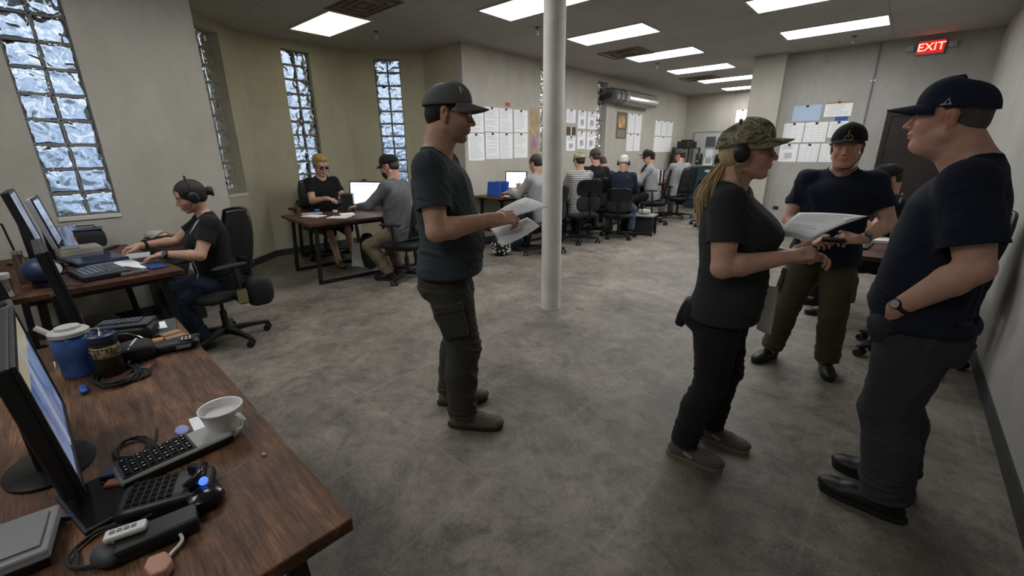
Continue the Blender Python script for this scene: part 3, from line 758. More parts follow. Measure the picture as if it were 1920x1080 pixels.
        if tint is not None:
            ca = me.color_attributes.new('tint', 'FLOAT_COLOR', 'POINT'); T = np.ones((len(V), 4), np.float32); T[:, :3] = tint(V); ca.data.foreach_set('color', T.ravel())
        return me

def ridges(V, K, seed, amp, warp=1.6, p=2.0):
    """cloth folds: warped ridged waves; K = wave numbers (rad/m) along x, y, z"""
    r = np.random.RandomState(seed); out = np.zeros(len(V))
    for i in range(3):
        K2 = np.asarray(K) * r.uniform(0.7, 1.3, 3) * (1 + 0.5 * i)
        w = V @ (np.asarray(K) * r.uniform(0.3, 0.6, 3) * r.choice([-1, 1], 3)) + r.uniform(0, 6)
        w2 = V @ (np.asarray([9, 7, 8]) * r.uniform(0.5, 1.2, 3)) + r.uniform(0, 6)
        s = np.sin(V @ K2 + warp * np.sin(w) + r.uniform(0, 6))
        out += ((1 - np.abs(s)) ** p - 0.3) * (0.5 + 0.5 * np.sin(w2)) / (1 + 0.6 * i)
    return out * amp

def rotm(yaw=0, pitch=0, roll=0):
    cy, sy, cp, sp, cr, sr = math.cos(yaw), math.sin(yaw), math.cos(pitch), math.sin(pitch), math.cos(roll), math.sin(roll)
    Rz = np.array([[cy, -sy, 0], [sy, cy, 0], [0, 0, 1]]); Ry = np.array([[cp, 0, sp], [0, 1, 0], [-sp, 0, cp]]); Rx = np.array([[1, 0, 0], [0, cr, -sr], [0, sr, cr]])
    return Rz @ Ry @ Rx
def ik(a, target, l1, l2, pole):
    a = np.asarray(a, float); t = np.asarray(target, float); d = t - a; L = np.linalg.norm(d); Lm = (l1 + l2) * 0.999
    if L > Lm: t = a + d / L * Lm; L = Lm; d = t - a
    u = d / L; x = (l1 * l1 - l2 * l2 + L * L) / (2 * L); hgt = math.sqrt(max(l1 * l1 - x * x, 0)); p = np.asarray(pole, float); p = p - u * (p @ u); p = _n(p)
    return a + u * x + p * hgt, t

def skin(name, c): return mat(name, c, 0.52, noise=0.10, nscale=25, bump=0.12, bscale=220, sss=0.12, tint=True)
def cloth(name, c, n=0.12, rough=0.9, bump=0.3): return mat(name, c, rough, noise=n, nscale=5, bump=bump, bscale=420, spec=0.2, sheen=0.04)

def hand_prims(F, w, X, Z, side, curl, thumb, s, spread=1.0, k=0.007):
    X = _n(X); Z = np.asarray(Z, float); Z = _n(Z - X * (Z @ X)); T = np.cross(Z, X) * (1 if side < 0 else -1)    # side -1 = right hand
    P = lambda x, y, z: w + (X * x + T * y + Z * z) * s
    curls = curl if isinstance(curl, (list, tuple)) else [curl] * 4
    F.cone(P(-.02, 0, 0), P(.03, .0, 0), .026 * s, .03 * s, .012)
    bases = [(.092, .031), (.096, .010), (.091, -.011), (.082, -.030)]; lens = [.072, .08, .074, .058]; rad = [.0095, .0098, .0094, .0083]
    tips = []
    for i in range(4):
        bx, by = bases[i]
        F.cone(P(.012, by * .55, 0), P(bx, by, .001), .0155 * s, .0115 * s, .010)
        a = 0.0; q = P(bx, by, 0); c = curls[i]
        for j, (fr, am) in enumerate(((.45, 1.0), (.30, 1.15), (.25, .7))):
            a += c * am
            d = X * math.cos(a) - Z * math.sin(a) + T * (by * 2.0 * spread * math.cos(a))
            q2 = q + _n(d) * lens[i] * fr * s; r0 = rad[i] * (1 - .1 * j); F.cone(q, q2, r0 * s, r0 * .93 * s, k * .4 if j else k); q = q2
        tips.append(q)
    tx, ty, tz = thumb
    b = P(.018, .026, -.006); d1 = _n(X * .7 + T * .72 - Z * .25); m = b + d1 * .042 * s; F.cone(b, m, .0165 * s, .0135 * s, .010)
    d2 = _n(X * tx + T * ty + Z * tz); m2 = m + d2 * .034 * s; F.cone(m, m2, .0125 * s, .0115 * s, .006); m3 = m2 + _n(d2 + X * .25) * .027 * s; F.cone(m2, m3, .0112 * s, .0095 * s, .003)
    return P, tips

def head_prims(F, c, M, s, female=False, heavy=0.0):
    A = lambda x, y, z: c + M @ (np.array([x, y, z]) * s)
    E = lambda p, r, k=.012, sub=False, R=None: F.ell(A(*p), np.array(r) * s, M if R is None else M @ R, k * s, sub)
    Cn = lambda p, q, ra, rb, k=.012, sub=False: F.cone(A(*p), A(*q), ra * s, rb * s, k * s, sub)
    jw = .050 + .008 * heavy - (.006 if female else 0)
    E((-.014, 0, .038), (.098, .076, .088))
    E((.030, 0, -.008), (.062, .064, .082), .03)
    E((.040, 0, -.055), (.048, .050 + .006 * heavy, .055), .03)
    for y in (-1, 1):
        Cn((-.004, y * jw, -.058), (.066, y * .014, -.098), .019 + .006 * heavy, .015, .022)
        E((.060, y * .040, -.028), (.026, .020, .024), .018)
    E((.072, 0, -.098), (.021, .022, .017), .016)
    E((.080, 0, .030), (.016, .050, .013 if not female else .009), .016)
    E((.060, 0, .056), (.026, .055, .038), .03)
    for y in (-1, 1): E((.104, y * .031, .006), (.020, .019, .012), .012, True)
    for y in (-1, 1): E((.077, y * .031, .001), (.014, .0165, .0125), .004); E((.083, y * .031, .0085), (.0105, .016, .0062), .004)
    Cn((.089, 0, .014), (.116, 0, -.027), .0075, .0105 if female else .012, .012)
    for y in (-1, 1): E((.101, y * .013, -.032), (.012, .008, .008), .006)
    E((.086, 0, -.055), (.018, .026, .020), .014)
    E((.098, 0, -.0565), (.009, .021, .005), .006); E((.096, 0, -.068), (.009, .018, .006), .006)
    E((.106, 0, -.0625), (.012, .022, .0014), .003, True)
    for y in (-1, 1):
        R = rotm(y * 0.35, 0.15, 0)
        E((-.010, y * .078, -.004), (.019, .007, .033), .005, False, R); E((-.013, y * .082, .010), (.017, .008, .019), .004, False, R)
        E((-.003, y * .090, .002), (.011, .007, .018), .004, True, R); E((-.004, y * .078, -.034), (.009, .006, .010), .005)
    return A

def head_tint(c, M, s, lips=(1.15, .72, .70), stubble=0.0, ruddy=0.0, lowhair=None):
    def f(V):
        q = ((V - c) @ M) / s; T = np.ones((len(V), 3))
        g = lambda cx, cy, cz, rx, ry, rz: np.exp(-(((q[:, 0] - cx) / rx) ** 2 + ((np.abs(q[:, 1]) - cy) / ry) ** 2 + ((q[:, 2] - cz) / rz) ** 2))
        l = np.clip(g(.106, 0, -.0625, .014, .026, .009) * 1.6, 0, 1)[:, None]; T = T * (1 - l) + T * l * np.array(lips)
        if ruddy: r = (g(.07, .045, -.025, .04, .025, .03) + g(.11, 0, -.03, .02, .02, .02) + g(-.01, .08, 0, .03, .02, .04))[:, None] * ruddy; T = T * (1 - np.clip(r, 0, 1) * np.array([0, .28, .28]))
        if stubble: r = np.clip((g(.06, .0, -.085, .06, .07, .045)) * 1.3, 0, 1)[:, None] * stubble; T = T * (1 - r * np.array([.62, .6, .55]))
        b = np.clip(g(.085, .031, .026, .018, .02, .0045) * 1.4, 0, 1)[:, None] * .75; T = T * (1 - b * np.array([.75, .8, .85]))
        return T
    return f

def cap_mesh(c, M, s, tilt=0.0, height=.103, brim=.078, droop=.014, band=0.0, arcw=62, curve=.026, a=.113, b=.091, z0=.036, cx=-.012):
    """crown and brim of a cap in the wearer's frame"""
    Mt = M @ rotm(0, tilt, 0)
    def T(x, y, z): return c + Mt @ (np.array([x, y, z]) * s)
    k = MB(); nu, nv = 49, 15
    def crown(u, v):
        ph = 2 * math.pi * u; t = v * math.pi / 2; rr = max(0.0, math.cos(t)) ** .80; front = max(0, math.cos(ph)) ** 2
        hz = height * (math.sin(t) ** (1.0 - .16 * front))
        seam = 1 - .012 * (1 - min(1, abs(((u * 6) % 1) - .5) * 2 * 4 if abs(((u * 6) % 1) - .5) * 2 < .25 else 1))
        wr = 1 + .008 * math.sin(9 * ph + 5 * v) * (1 - v)
        return T(cx + a * rr * math.cos(ph) * wr * seam, b * rr * math.sin(ph) * wr * seam, z0 + .012 * math.cos(ph) + hz - .0)
    k.grid(crown, nu, nv); 
    br = MB(); aw = math.radians(arcw)
    def bf(u, v):
        ph = (u - .5) * 2 * aw; y = b * math.sin(ph) * (1 + .05 * v); x = cx + a * math.cos(ph)
        fw = brim * (max(0.0, math.cos(ph / aw * math.pi / 2)) ** .55)
        return T(x + v * fw, y, z0 + .012 * math.cos(ph) + .004 - droop * v - curve * (math.sin(ph) ** 2) * v ** .7 * 1.0)
    br.grid(bf, 25, 9)
    return k, br, T
# ================================================================ people
def person(name_label, pos, yaw, sp, group=None):
    """sp: dict describing body, pose and clothes. Person frame: x forward, y left, z up, origin on the floor."""
    s = sp.get('s', 1.0); h = sp.get('h', 0.0035); far = sp.get('far', False)
    root = thing('person', name_label, 'person', (pos[0], pos[1], 0), yaw, group)
    female = sp.get('female', False); heavy = sp.get('heavy', 0.0); W = sp.get('wide', 1.0)
    pel = np.array(sp.get('pelvis', (0, 0, .93 * s)), float)
    Mt = rotm(sp.get('twist', 0), sp.get('lean', 0), sp.get('roll', 0))
    TP = lambda x, y, z: pel + Mt @ (np.array([x, y, z]) * s)
    belly = sp.get('belly', 0.0); bust = sp.get('bust', 0.0)
    secs = [(-.15, .0 + belly * .3, 0, .178 * W, .125 + belly * .3), (-.04, .005 + belly * .5, 0, .185 * W, .130 + belly * .5), (.10, .008 + belly, 0, .172 * W, .120 + belly * .95),
            (.22, .006 + belly * .7, 0, .172 * W, .118 + belly * .7), (.33, .004 + bust * .8, 0, .182 * W, .122 + belly * .25 + bust), (.42, -.004 + bust * .2, 0, .188 * W, .114 + bust * .3), (.465, -.012, 0, .160 * W, .092), (.500, -.022, 0, .120 * W, .066), (.530, -.030, 0, .082 * W, .048), (.552, -.032, 0, .060, .042)]
    secs = [tuple(np.array(q)[[0]] * s) + tuple(np.array(q[1:]) * s) for q in secs]
    sw = sp.get('shoulder', .172) * W
    SH = [TP(-.018, -sw, .478), TP(-.018, sw, .478)]     # right, left
    UA, FA = .285 * s, .255 * s
    wr = sp.get('wrists'); pol = sp.get('elbow_pole', [(-.3, -.5, -1), (-.3, .5, -1)])
    EL = []; WR = []
    for i in range(2):
        e, w_ = ik(SH[i], wr[i], UA, FA, pol[i]); EL.append(e); WR.append(w_)
    hipw = .088 * s
    HP = [pel + rotm(sp.get('hip_yaw', 0)) @ np.array([0, y * hipw, -.03 * s]) for y in (-1, 1)]
    AN = [np.array(a, float) for a in sp['ankles']]; kp = sp.get('knee_pole', [(1, -.1, 0), (1, .1, 0)])
    KN = []
    for i in range(2):
        lg = min(1.0, np.linalg.norm(HP[i] - AN[i]) * sp.get('slack', 1.008) / (.828 * s)) if sp.get('stand', True) else 1.0
        kk, a = ik(HP[i], AN[i], .42 * s * lg, .408 * s * lg, kp[i]); KN.append(kk); AN[i] = a
    Mh = rotm(sp.get('head_yaw', 0), sp.get('head_pitch', 0), sp.get('head_roll', 0))
    nb = TP(-.03, 0, .54); hs = sp.get('head_s', 1.0) * s
    hc = nb + np.array(sp.get('head_off', (.035, 0, .155))) * s
    ar = sp.get('arm_r', 1.0) * s
    gk = (lambda k: k)
    # ---------- bounds
    allp = np.array([*SH, *EL, *WR, *HP, *KN, *AN, hc, pel]); lo = allp.min(0) - .16 * s; hi = allp.max(0) + np.array([.2, .16, .17]) * s; hi[0] = max(hi[0], WR[0][0] + .22, WR[1][0] + .22)
    lo[2] = min(lo[2], 0.0); lo[1] -= .1; hi[1] += .1; lo[0] -= .08
    # ---------- body
    zb = min(EL[0][2], EL[1][2], WR[0][2], WR[1][2]) - .12
    F = Field(lo, hi, h, zbreak=zb, hz=max(h, .014))
    thin = [(a, b, c, d * .84, e_ * .78) for a, b, c, d, e_ in secs[1:]]
    F.loft(pel, Mt, thin, .01)
    nk = sp.get('neck', .056 if not female else .047) * s
    F.cone(nb - Mt @ np.array([0, 0, .04 * s]), hc + Mh @ np.array([-.030, 0, -.05]) * s, nk * 1.10, nk, .03 * s)
    F.cone(nb + Mt @ np.array([.02 * s, 0, -.05 * s]), hc + Mh @ np.array([.0, 0, -.07]) * s, nk * .8, nk * .75, .03 * s)
    for i in range(2): F.cone(SH[i], nb, .034 * s, .036 * s, .03 * s)
    if heavy: F.ell(hc + Mh @ np.array([.03, 0, -.105]) * hs, np.array([.045, .05, .03]) * hs * (1 + .2 * heavy), Mh, .03 * s)
    head_prims(F, hc, Mh, hs, female, heavy)
    for i in range(2):
        u = ar
        F.cone(SH[i], SH[i] * .45 + EL[i] * .55, .040 * u, .050 * u, .015 * s); F.cone(SH[i] * .45 + EL[i] * .55, EL[i], .050 * u, .041 * u, .015 * s)
        m1 = EL[i] * .72 + WR[i] * .28
        F.cone(EL[i], m1, .041 * u, .044 * u, .015 * s); F.cone(m1, WR[i], .044 * u, .0265 * u, .012 * s)
        if sp.get('hands', [1, 1])[i]:
            hd = sp.get('hand_dir', [None, None])[i]; hd = _n(WR[i] - EL[i]) if hd is None else _n(hd)
            dz = sp.get('hand_up', [(0, 0, 1), (0, 0, 1)])[i]
            hand_prims(F, WR[i] + hd * .012 * s, hd, dz, -1 if i == 0 else 1, sp.get('curl', [.35, .35])[i], sp.get('thumb', [(.9, .3, -.2)] * 2)[i], s * sp.get('hand_s', 1.0) * (.9 if female else 1.0), k=max(.007, h * 1.0))
    legr = sp.get('leg_r', 1.0) * s
    F.ell(pel + np.array([0, 0, -.02]) * s, (.085 * s, .12 * s, .085 * s), None, .03)
    for i in range(2):
        F.cone(HP[i], KN[i], .070 * legr, .050 * legr, .02 * s); F.cone(KN[i], AN[i], .050 * legr, .036 * legr, .02 * s)
        F.cone(AN[i], (AN[i][0] + .03, AN[i][1], AN[i][2] - .02 * s), .034 * s, .03 * s, .02 * s)
    me = F.mesh('body', tint=head_tint(hc, Mh, hs, stubble=sp.get('stubble', 0), ruddy=sp.get('ruddy', .5), lips=sp.get('lips', (1.05, .72, .70))))
    body = link('body', me, sp['skin'], root)
    del F
    A = lambda x, y, z: tuple(hc + Mh @ (np.array([x, y, z]) * hs))
    # ---------- eyes
    if not far:
        for y in (-1, 1):
            e_ = MB().ball(A(.0800, y * .031, .0010), .0112 * hs, 12, 8).build('eye', M_EYE, root, smooth=True)
            MB().ball(A(.0880, y * .031, .0005), .0046 * hs, 8, 6).build('iris', M_IRIS, e_, smooth=True)
    # ---------- shirt
    hs_ = sp.get('h_cloth', h * 1.3)
    if 'shirt' in sp:
        sh = sp['shirt']; G = sh.get('grow', .013) * s; sl = sh.get('sleeve', .62); hem = sh.get('hem', -.10)
        lo2 = np.minimum(np.minimum(*SH), pel) - .22 * s; hi2 = np.maximum(np.maximum(*SH), pel) + .22 * s
        for i in range(2):
            end = SH[i] + (EL[i] - SH[i]) * min(sl, 1); lo2 = np.minimum(lo2, end - .13 * s); hi2 = np.maximum(hi2, end + .13 * s)
            if sl > 1: lo2 = np.minimum(lo2, WR[i] - .09 * s); hi2 = np.maximum(hi2, WR[i] + .09 * s)
        hi2[0] += (belly + bust) * s
        F = Field(lo2, hi2, hs_)
        ss = [q for q in secs]; ss[0] = (hem * s,) + ss[0][1:] if hem < -.05 else ss[0]
        if hem > -.15: ss[0] = (hem * s, secs[0][1] * .5 + secs[1][1] * .5, 0, secs[1][3], secs[1][4])
        F.loft(pel, Mt, ss, .01, grow=G)
        if bust:
            for y in (-1, 1): F.ell(TP(.095 + bust * .6, y * .075, .33), np.array([.055, .062, .06]) * s, Mt, .05 * s)
        for i in range(2):
            F.ell(SH[i] * .95 + nb * .05 - np.array([0, 0, .012 * s]), np.array([.064, .062, .060]) * s, Mt, .03 * s)
            F.cone(nb - Mt @ np.array([0, 0, .045]) * s, SH[i], .050 * s, .056 * s, .045 * s)
            d = EL[i] - SH[i]; L = np.linalg.norm(d); u = d / L
            r0 = sh.get('sr0', .063) * ar / 1.0; r1 = sh.get('sr1', .067) * ar / 1.0
            if sl <= 1:
                F.cone(SH[i], SH[i] + d * (sl + .15), r0, r1, .035 * s, cut=[(SH[i] + d * sl, u)])
                F.cone(SH[i] + d * (sl - .10), SH[i] + d * (sl + .2), r1 * .84, r1 * .92, 0, True, cut=[(SH[i] + d * (sl - .10), -u)])
            else:
                F.cone(SH[i], EL[i], r0 * .95, .056 * ar, .04 * s); F.cone(EL[i], WR[i] - _n(WR[i] - EL[i]) * .01, .056 * ar, .038 * ar, .02 * s)
                F.cone(WR[i] - _n(WR[i] - EL[i]) * .02, WR[i] + _n(WR[i] - EL[i]) * .06, .031 * ar, .034 * ar, 0, True)
        # neck opening and open hem
        upn = Mt @ np.array([0, 0, 1.]); co = sh.get('collar', .0)
        F.cone(nb - upn * (.016 + co) * s + Mt @ np.array([.016, 0, 0]) * s, nb + upn * .12 * s + Mt @ np.array([.01, 0, 0]) * s, (.066 if not female else .066) * s, .10 * s, .006, True)
        F.loft(pel, Mt, [((hem - .06) * s,) + tuple(ss[0][1:]), ((hem + .03) * s,) + tuple(ss[0][1:])], 0, True, grow=G - .013)
        amp = sh.get('amp', .011) * s; sd = sh.get('seed', 1)
        def fold(V, amp=amp, sd=sd):
            lz = (V - pel) @ Mt[:, 2] / s
            a = ridges(V, (16, 16, 9), sd, amp * .9) * (0.55 + .45 * np.clip(1.2 - lz * 2, 0, 1))
            a += ridges(V, (8, 8, 34), sd + 5, amp * .75) * np.exp(-((lz - .03) / .12) ** 2)          # bunching above the hem
            for i in range(2):                                               # creases round the armpit / sleeve
                dd = np.linalg.norm(V - (SH[i] * .6 + EL[i] * .4), axis=1); a += ridges(V, (24, 24, 30), sd + 9 + i, amp * .9) * np.exp(-(dd / .13) ** 2)
            for i in range(2):
                if sl <= 1: d = EL[i] - SH[i]; u = _n(d); q = (V - (SH[i] + d * sl)) @ u; near = np.linalg.norm(V - (SH[i] + d * sl), axis=1) < .13 * s; a = np.where(near, a * np.clip((-q - .004) / .022, 0, 1), a)
            a *= np.clip((lz - hem + .004) / .03, 0, 1)
            a = np.maximum(a, -.003 * s) + .007 * s * np.exp(-((lz - hem) / .10) ** 2)
            return a
        me = F.mesh('shirt', fold=fold)
        so = link('shirt', me, sh['m'], root); del F
        if sh.get('label'): so['label'] = sh['label']
        if not far:   # ribbed collar
            cr = []; rr = (.066 if not female else .068) * s
            for q in range(28):
                a = 2 * math.pi * q / 28; cr.append(tuple(nb + Mt @ (np.array([.016 * s + rr * math.cos(a) * (1.08 if math.cos(a) > 0 else 1.0), rr * math.sin(a) * 1.02, (-.004 - co) * s - (.022 * math.cos(a) + (.02 + co if math.cos(a) > 0 else 0) * math.cos(a)) * s]))))
            MB().tube(cr, .0052 * s, 6, closed=True).build('collar', sh['m'], root, smooth=True)
    # ---------- trousers
    if 'pants' in sp:
        pa = sp['pants']; R = pa.get('r', 1.0) * s; ext = pa.get('hem', .96)
        lo2 = np.min([*HP, *KN, *AN, pel], 0) - .17 * s; hi2 = np.max([*HP, *KN, *AN, pel], 0) + .17 * s; lo2[2] = max(lo2[2], .005)
        F = Field(lo2, hi2, hs_)
        F.ell(pel + np.array([-.008, 0, -.035]) * s, np.array([.106 + belly * .4, .158 * W, .12]) * s * (1 + .0), None, .03 * s)
        F.loft(pel, Mt, [(-.08 * s, 0, 0, .150 * W * s, .11 * s), (.03 * s, 0, 0, .130 * W * s, .095 * s)], .03 * s)
        if pa.get('butt', .0): 
            for y in (-1, 1): F.ell(pel + rotm(sp.get('hip_yaw', 0)) @ np.array([-.052 - pa['butt'] * .3, y * .075, -.085]) * s, np.array([.085 + pa['butt'], .088, .10]) * s, None, .04 * s)
        rt, rk, rh = [q * R for q in pa.get('rad', (.104, .080, .070))]
        for i in range(2):
            m1 = HP[i] * .6 + KN[i] * .4
            F.cone(HP[i], m1, rt, rt * .95, .03 * s); F.cone(m1, KN[i], rt * .95, rk, .02 * s)
            if ext > .02:
                e_ = KN[i] + (AN[i] - KN[i]) * ext; calf = KN[i] * .62 + e_ * .38 + np.array([-.012, 0, 0]) * s
                u = _n(AN[i] - KN[i]); F.cone(KN[i], calf, rk, rk * .98, .02 * s); F.cone(calf, e_ + u * .03, rk * .98, rh, .02 * s, cut=[(e_, u)])
                F.cone(e_ - u * .03 * s, e_ + u * .08 * s, rh * .82, rh * .85, 0, True)
            else:
                u = _n(KN[i] - HP[i]); F.cone(KN[i] - u * .02, KN[i] + u * .1, rk * .85, rk * .9, 0, True)
        amp = pa.get('amp', .010) * s; sd = pa.get('seed', 3)
        def fold(V, amp=amp, sd=sd):
            a = ridges(V, (13, 13, 16), sd, amp * .8)
            for i in range(2):
                dk = np.linalg.norm(V - KN[i], axis=1); da = np.linalg.norm(V - AN[i], axis=1); dh = np.linalg.norm(V - HP[i], axis=1)
                a += ridges(V, (14, 14, 48), sd + 3 + i, amp * 1.1) * np.exp(-(dk / .14) ** 2)
                a += ridges(V, (12, 12, 62), sd + 6 + i, amp * 1.5) * np.exp(-(da / .15) ** 2)
                a += ridges(V, (20, 20, 26), sd + 8 + i, amp * .8) * np.exp(-(dh / .15) ** 2)
            a = np.where(V[:, 2] > pel[2] - .10 * s, np.minimum(a, 0) - .007 * s, a) if sp.get('stand', True) else a
            return a
        me = F.mesh('trousers', fold=fold); po = link('trousers', me, pa['m'], root); del F
        if pa.get('label'): po['label'] = pa['label']
        if pa.get('cargo'):
            for i, y in ((0, -1), (1, 1)):
                m1 = HP[i] * .45 + KN[i] * .55; u = _n(KN[i] - HP[i]); X = _n(np.cross([0, 1, 0], -u)); Yv = np.cross(-u, X)
                Mm = np.stack([X, Yv, -u], 1); c0 = m1 + Yv * y * (rt * .86)
                F = Field(c0 - .13, c0 + .13, hs_)
                F.ell(c0, (.068 * s, .020 * s, .092 * s), Mm, 0); F.loft(c0, Mm, [(-.085 * s, 0, 0, .019 * s, .064 * s), (.085 * s, 0, 0, .022 * s, .066 * s)], .01, e=6)
                F.loft(c0 + Mm @ np.array([0, y * .004, .075]) * s, Mm, [(-.028 * s, 0, 0, .024 * s, .070 * s), (.012 * s, 0, 0, .020 * s, .070 * s)], .002, e=6)
                mm = F.mesh('cargo_pocket', fold=lambda V: ridges(V, (24, 24, 30), 4, .003)); link('cargo_pocket', mm, pa['m'], root)
    # ---------- shoes
    if sp.get('shoes'):
        st = sp['shoes']
        for i in range(2):
            fa = sp.get('foot_yaw', [-.12, .12])[i]; fp = sp.get('foot_pitch', [0, 0])[i]; Mf = rotm(fa, fp)
            o = np.array([AN[i][0], AN[i][1], 0]) if fp == 0 else np.array([AN[i][0], AN[i][1], AN[i][2] - .085 * s])
            if fp == 0: o[2] = sp.get('foot_z', [0, 0])[i]
            B = lambda x, y, z: o + Mf @ (np.array([x - .055, y, z]) * s * st.get('s', 1.0))
            f = s * st.get('s', 1.0); hh = sp.get('h_shoe', max(.004, h))
            c0 = B(.09, 0, .06); F = Field(c0 - .23 * f, c0 + .25 * f, hh)
            F.ell(B(.195, 0, .038), np.array([.075, .047, .034]) * f, Mf, .02); F.cone(B(.02, 0, .045), B(.15, 0, .040), .037 * f, .043 * f, .02)
            F.cone(B(.05, 0, .055), B(.15, 0, .055), .036 * f, .030 * f, .02); F.cone(B(.045, 0, .06), B(.035, 0, st.get('top', .10)), .040 * f, .040 * f, .02)
            F.cone(B(.035, 0, st.get('top', .10) - .005), B(.03, 0, .17), .032 * f, .04 * f, .004, True)
            F.half(B(0, 0, .020), Mf @ np.array([0, 0, -1.])); F.half(B(0, 0, st.get('top', .10) + .008), Mf @ np.array([0, 0, 1.]))
            so = link('shoe', F.mesh('shoe'), st['m'], root)
            k = MB(); out = []
            for q in range(36):
                a = 2 * math.pi * q / 36; x = .118 + .143 * math.cos(a); wd = .045 + .007 * math.cos(a) - .007 * math.exp(-((x - .11) / .05) ** 2); out.append((x, wd * math.copysign(abs(math.sin(a)) ** .75, math.sin(a))))
            n = len(out); V = []
            for z, g in ((.0015, .985), (.012, 1.02), (.024, 1.01), (.030, .96)):
                for x, y in out: V.append(tuple(B(.118 + (x - .118) * g, y * g, z)))
            k.add(V, [tuple(range(n))[::-1], tuple(range(3 * n, 4 * n))] + [(r * n + q, r * n + (q + 1) % n, (r + 1) * n + (q + 1) % n, (r + 1) * n + q) for r in range(3) for q in range(n)])
            k.build('sole', st.get('sole', M_BLACKR), so, smooth=True)
            if not far:
                k = MB()
                for q in range(5):
                    x = .080 + .022 * q; z = .101 - .0072 * q; k.tube([tuple(B(x, -.026, z - .012)), tuple(B(x + .006, 0, z + .003)), tuple(B(x, .026, z - .012))], .0032 * f, 5)
                k.build('laces', st.get('lace', M_BLACKR), so)
    # ---------- hair
    hr = sp.get('hair')
    if hr:
        F = Field(hc - .17 * hs, hc + .17 * hs, max(.0035, h * .8)); E = lambda p, r, k=.01, sub=False: F.ell(A(*p), np.array(r) * hs, Mh, k * hs, sub)
        t_ = hr.get('t', .006)
        E((-.016, 0, .040), (.098 + t_, .077 + t_, .088 + t_)); E((-.050, 0, -.005), (.062 + t_ * .6, .066 + t_ * .5, .070))
        if hr.get('open', False): E((.104, 0, -.045), (.078, .092, hr.get('face', .098)), .006, True)
        else:
            E((.070, 0, -.030), (.088, .09, hr.get('face', .098)), .006, True)
            E((.075, 0, .02), (.055, .075, .05), .01, True); E((.09, 0, .07), (.06, .1, .06), .01, True)
        E((-.02, 0, hr.get('low', -.110)), (.14, .14, .055), .006, True)
        for y in (-1, 1): E((-.006, y * .085, -.008), (.024, .03, .036), .005, True)
        if hr.get('extra'): hr['extra'](F, E, A, hs, Mh)
        sdh = hr.get('seed', 2)
        ho = link('hair', F.mesh('hair', fold=lambda V: ridges((V - hc) @ Mh, (60, 130, 30), sdh, .0016 + .002 * hr.get('tex', 0), 1.2)), hr['m'], root); del F
    info = dict(root=root, A=A, hc=hc, Mh=Mh, hs=hs, SH=SH, EL=EL, WR=WR, KN=KN, AN=AN, HP=HP, TP=TP, Mt=Mt, s=s, nb=nb, pel=pel, body=body)
    # ---------- cap
    cp = sp.get('cap')
    if cp:
        k, br, T = cap_mesh(hc, Mh, hs, **{q: v for q, v in cp.items() if q in ('tilt', 'height', 'brim', 'droop', 'arcw', 'curve', 'a', 'b', 'z0')})
        co = k.build('cap', cp['m'], root, smooth=True); solid(co, .003, 1)
        if cp.get('label'): co['label'] = cp['label']
        b_ = br.build('brim', cp.get('bm', cp['m']), co, smooth=True); solid(b_, .004, 0)
        MB().ball(T(-.012, 0, cp.get('z0', .036) + cp.get('height', .098) + .002), .0075 * hs, 8, 6).build('top_button', cp['m'], co, smooth=True)
        info['cap'] = co; info['T'] = T
    return info

def glasses(info, m=None, lens=True, dark=False):
    A = info['A']; k = MB(); hs = info['hs']; f = []
    for y in (-1, 1):
        c = (.101, y * .032, .001); ring = []
        for q in range(20):
            a = 2 * math.pi * q / 20; ring.append(A(c[0] - .006 * abs(math.cos(a)) * (1 if math.cos(a) * y > 0 else 0), c[1] + .026 * math.copysign(abs(math.cos(a)) ** .7, math.cos(a)), c[2] + .016 * math.copysign(abs(math.sin(a)) ** .8, math.sin(a))))
        k.tube(ring, .0018 * hs, 6, closed=True); f.append(ring)
        k.tube([A(.095, y * .058, .006), A(.06, y * .073, .010), A(.0, y * .083, .012), (A(-.02, y * .084, .0))], .0019 * hs, 6)
    k.tube([A(.101, -.008, .004), A(.104, 0, .006), A(.101, .008, .004)], .0018 * hs, 6)
    g = k.build('glasses', m or M_BLACK, info['root'], smooth=True)
    l = MB()
    for ring in f: l.add(ring, [tuple(range(len(ring)))])
    l.build('lens', mat('dark_lens', (0.01, 0.01, 0.012), 0.08) if dark else mat('reflective_lens', (0.25, 0.28, 0.30), 0.05, alpha=0.35, spec=1.0), g)
    return g
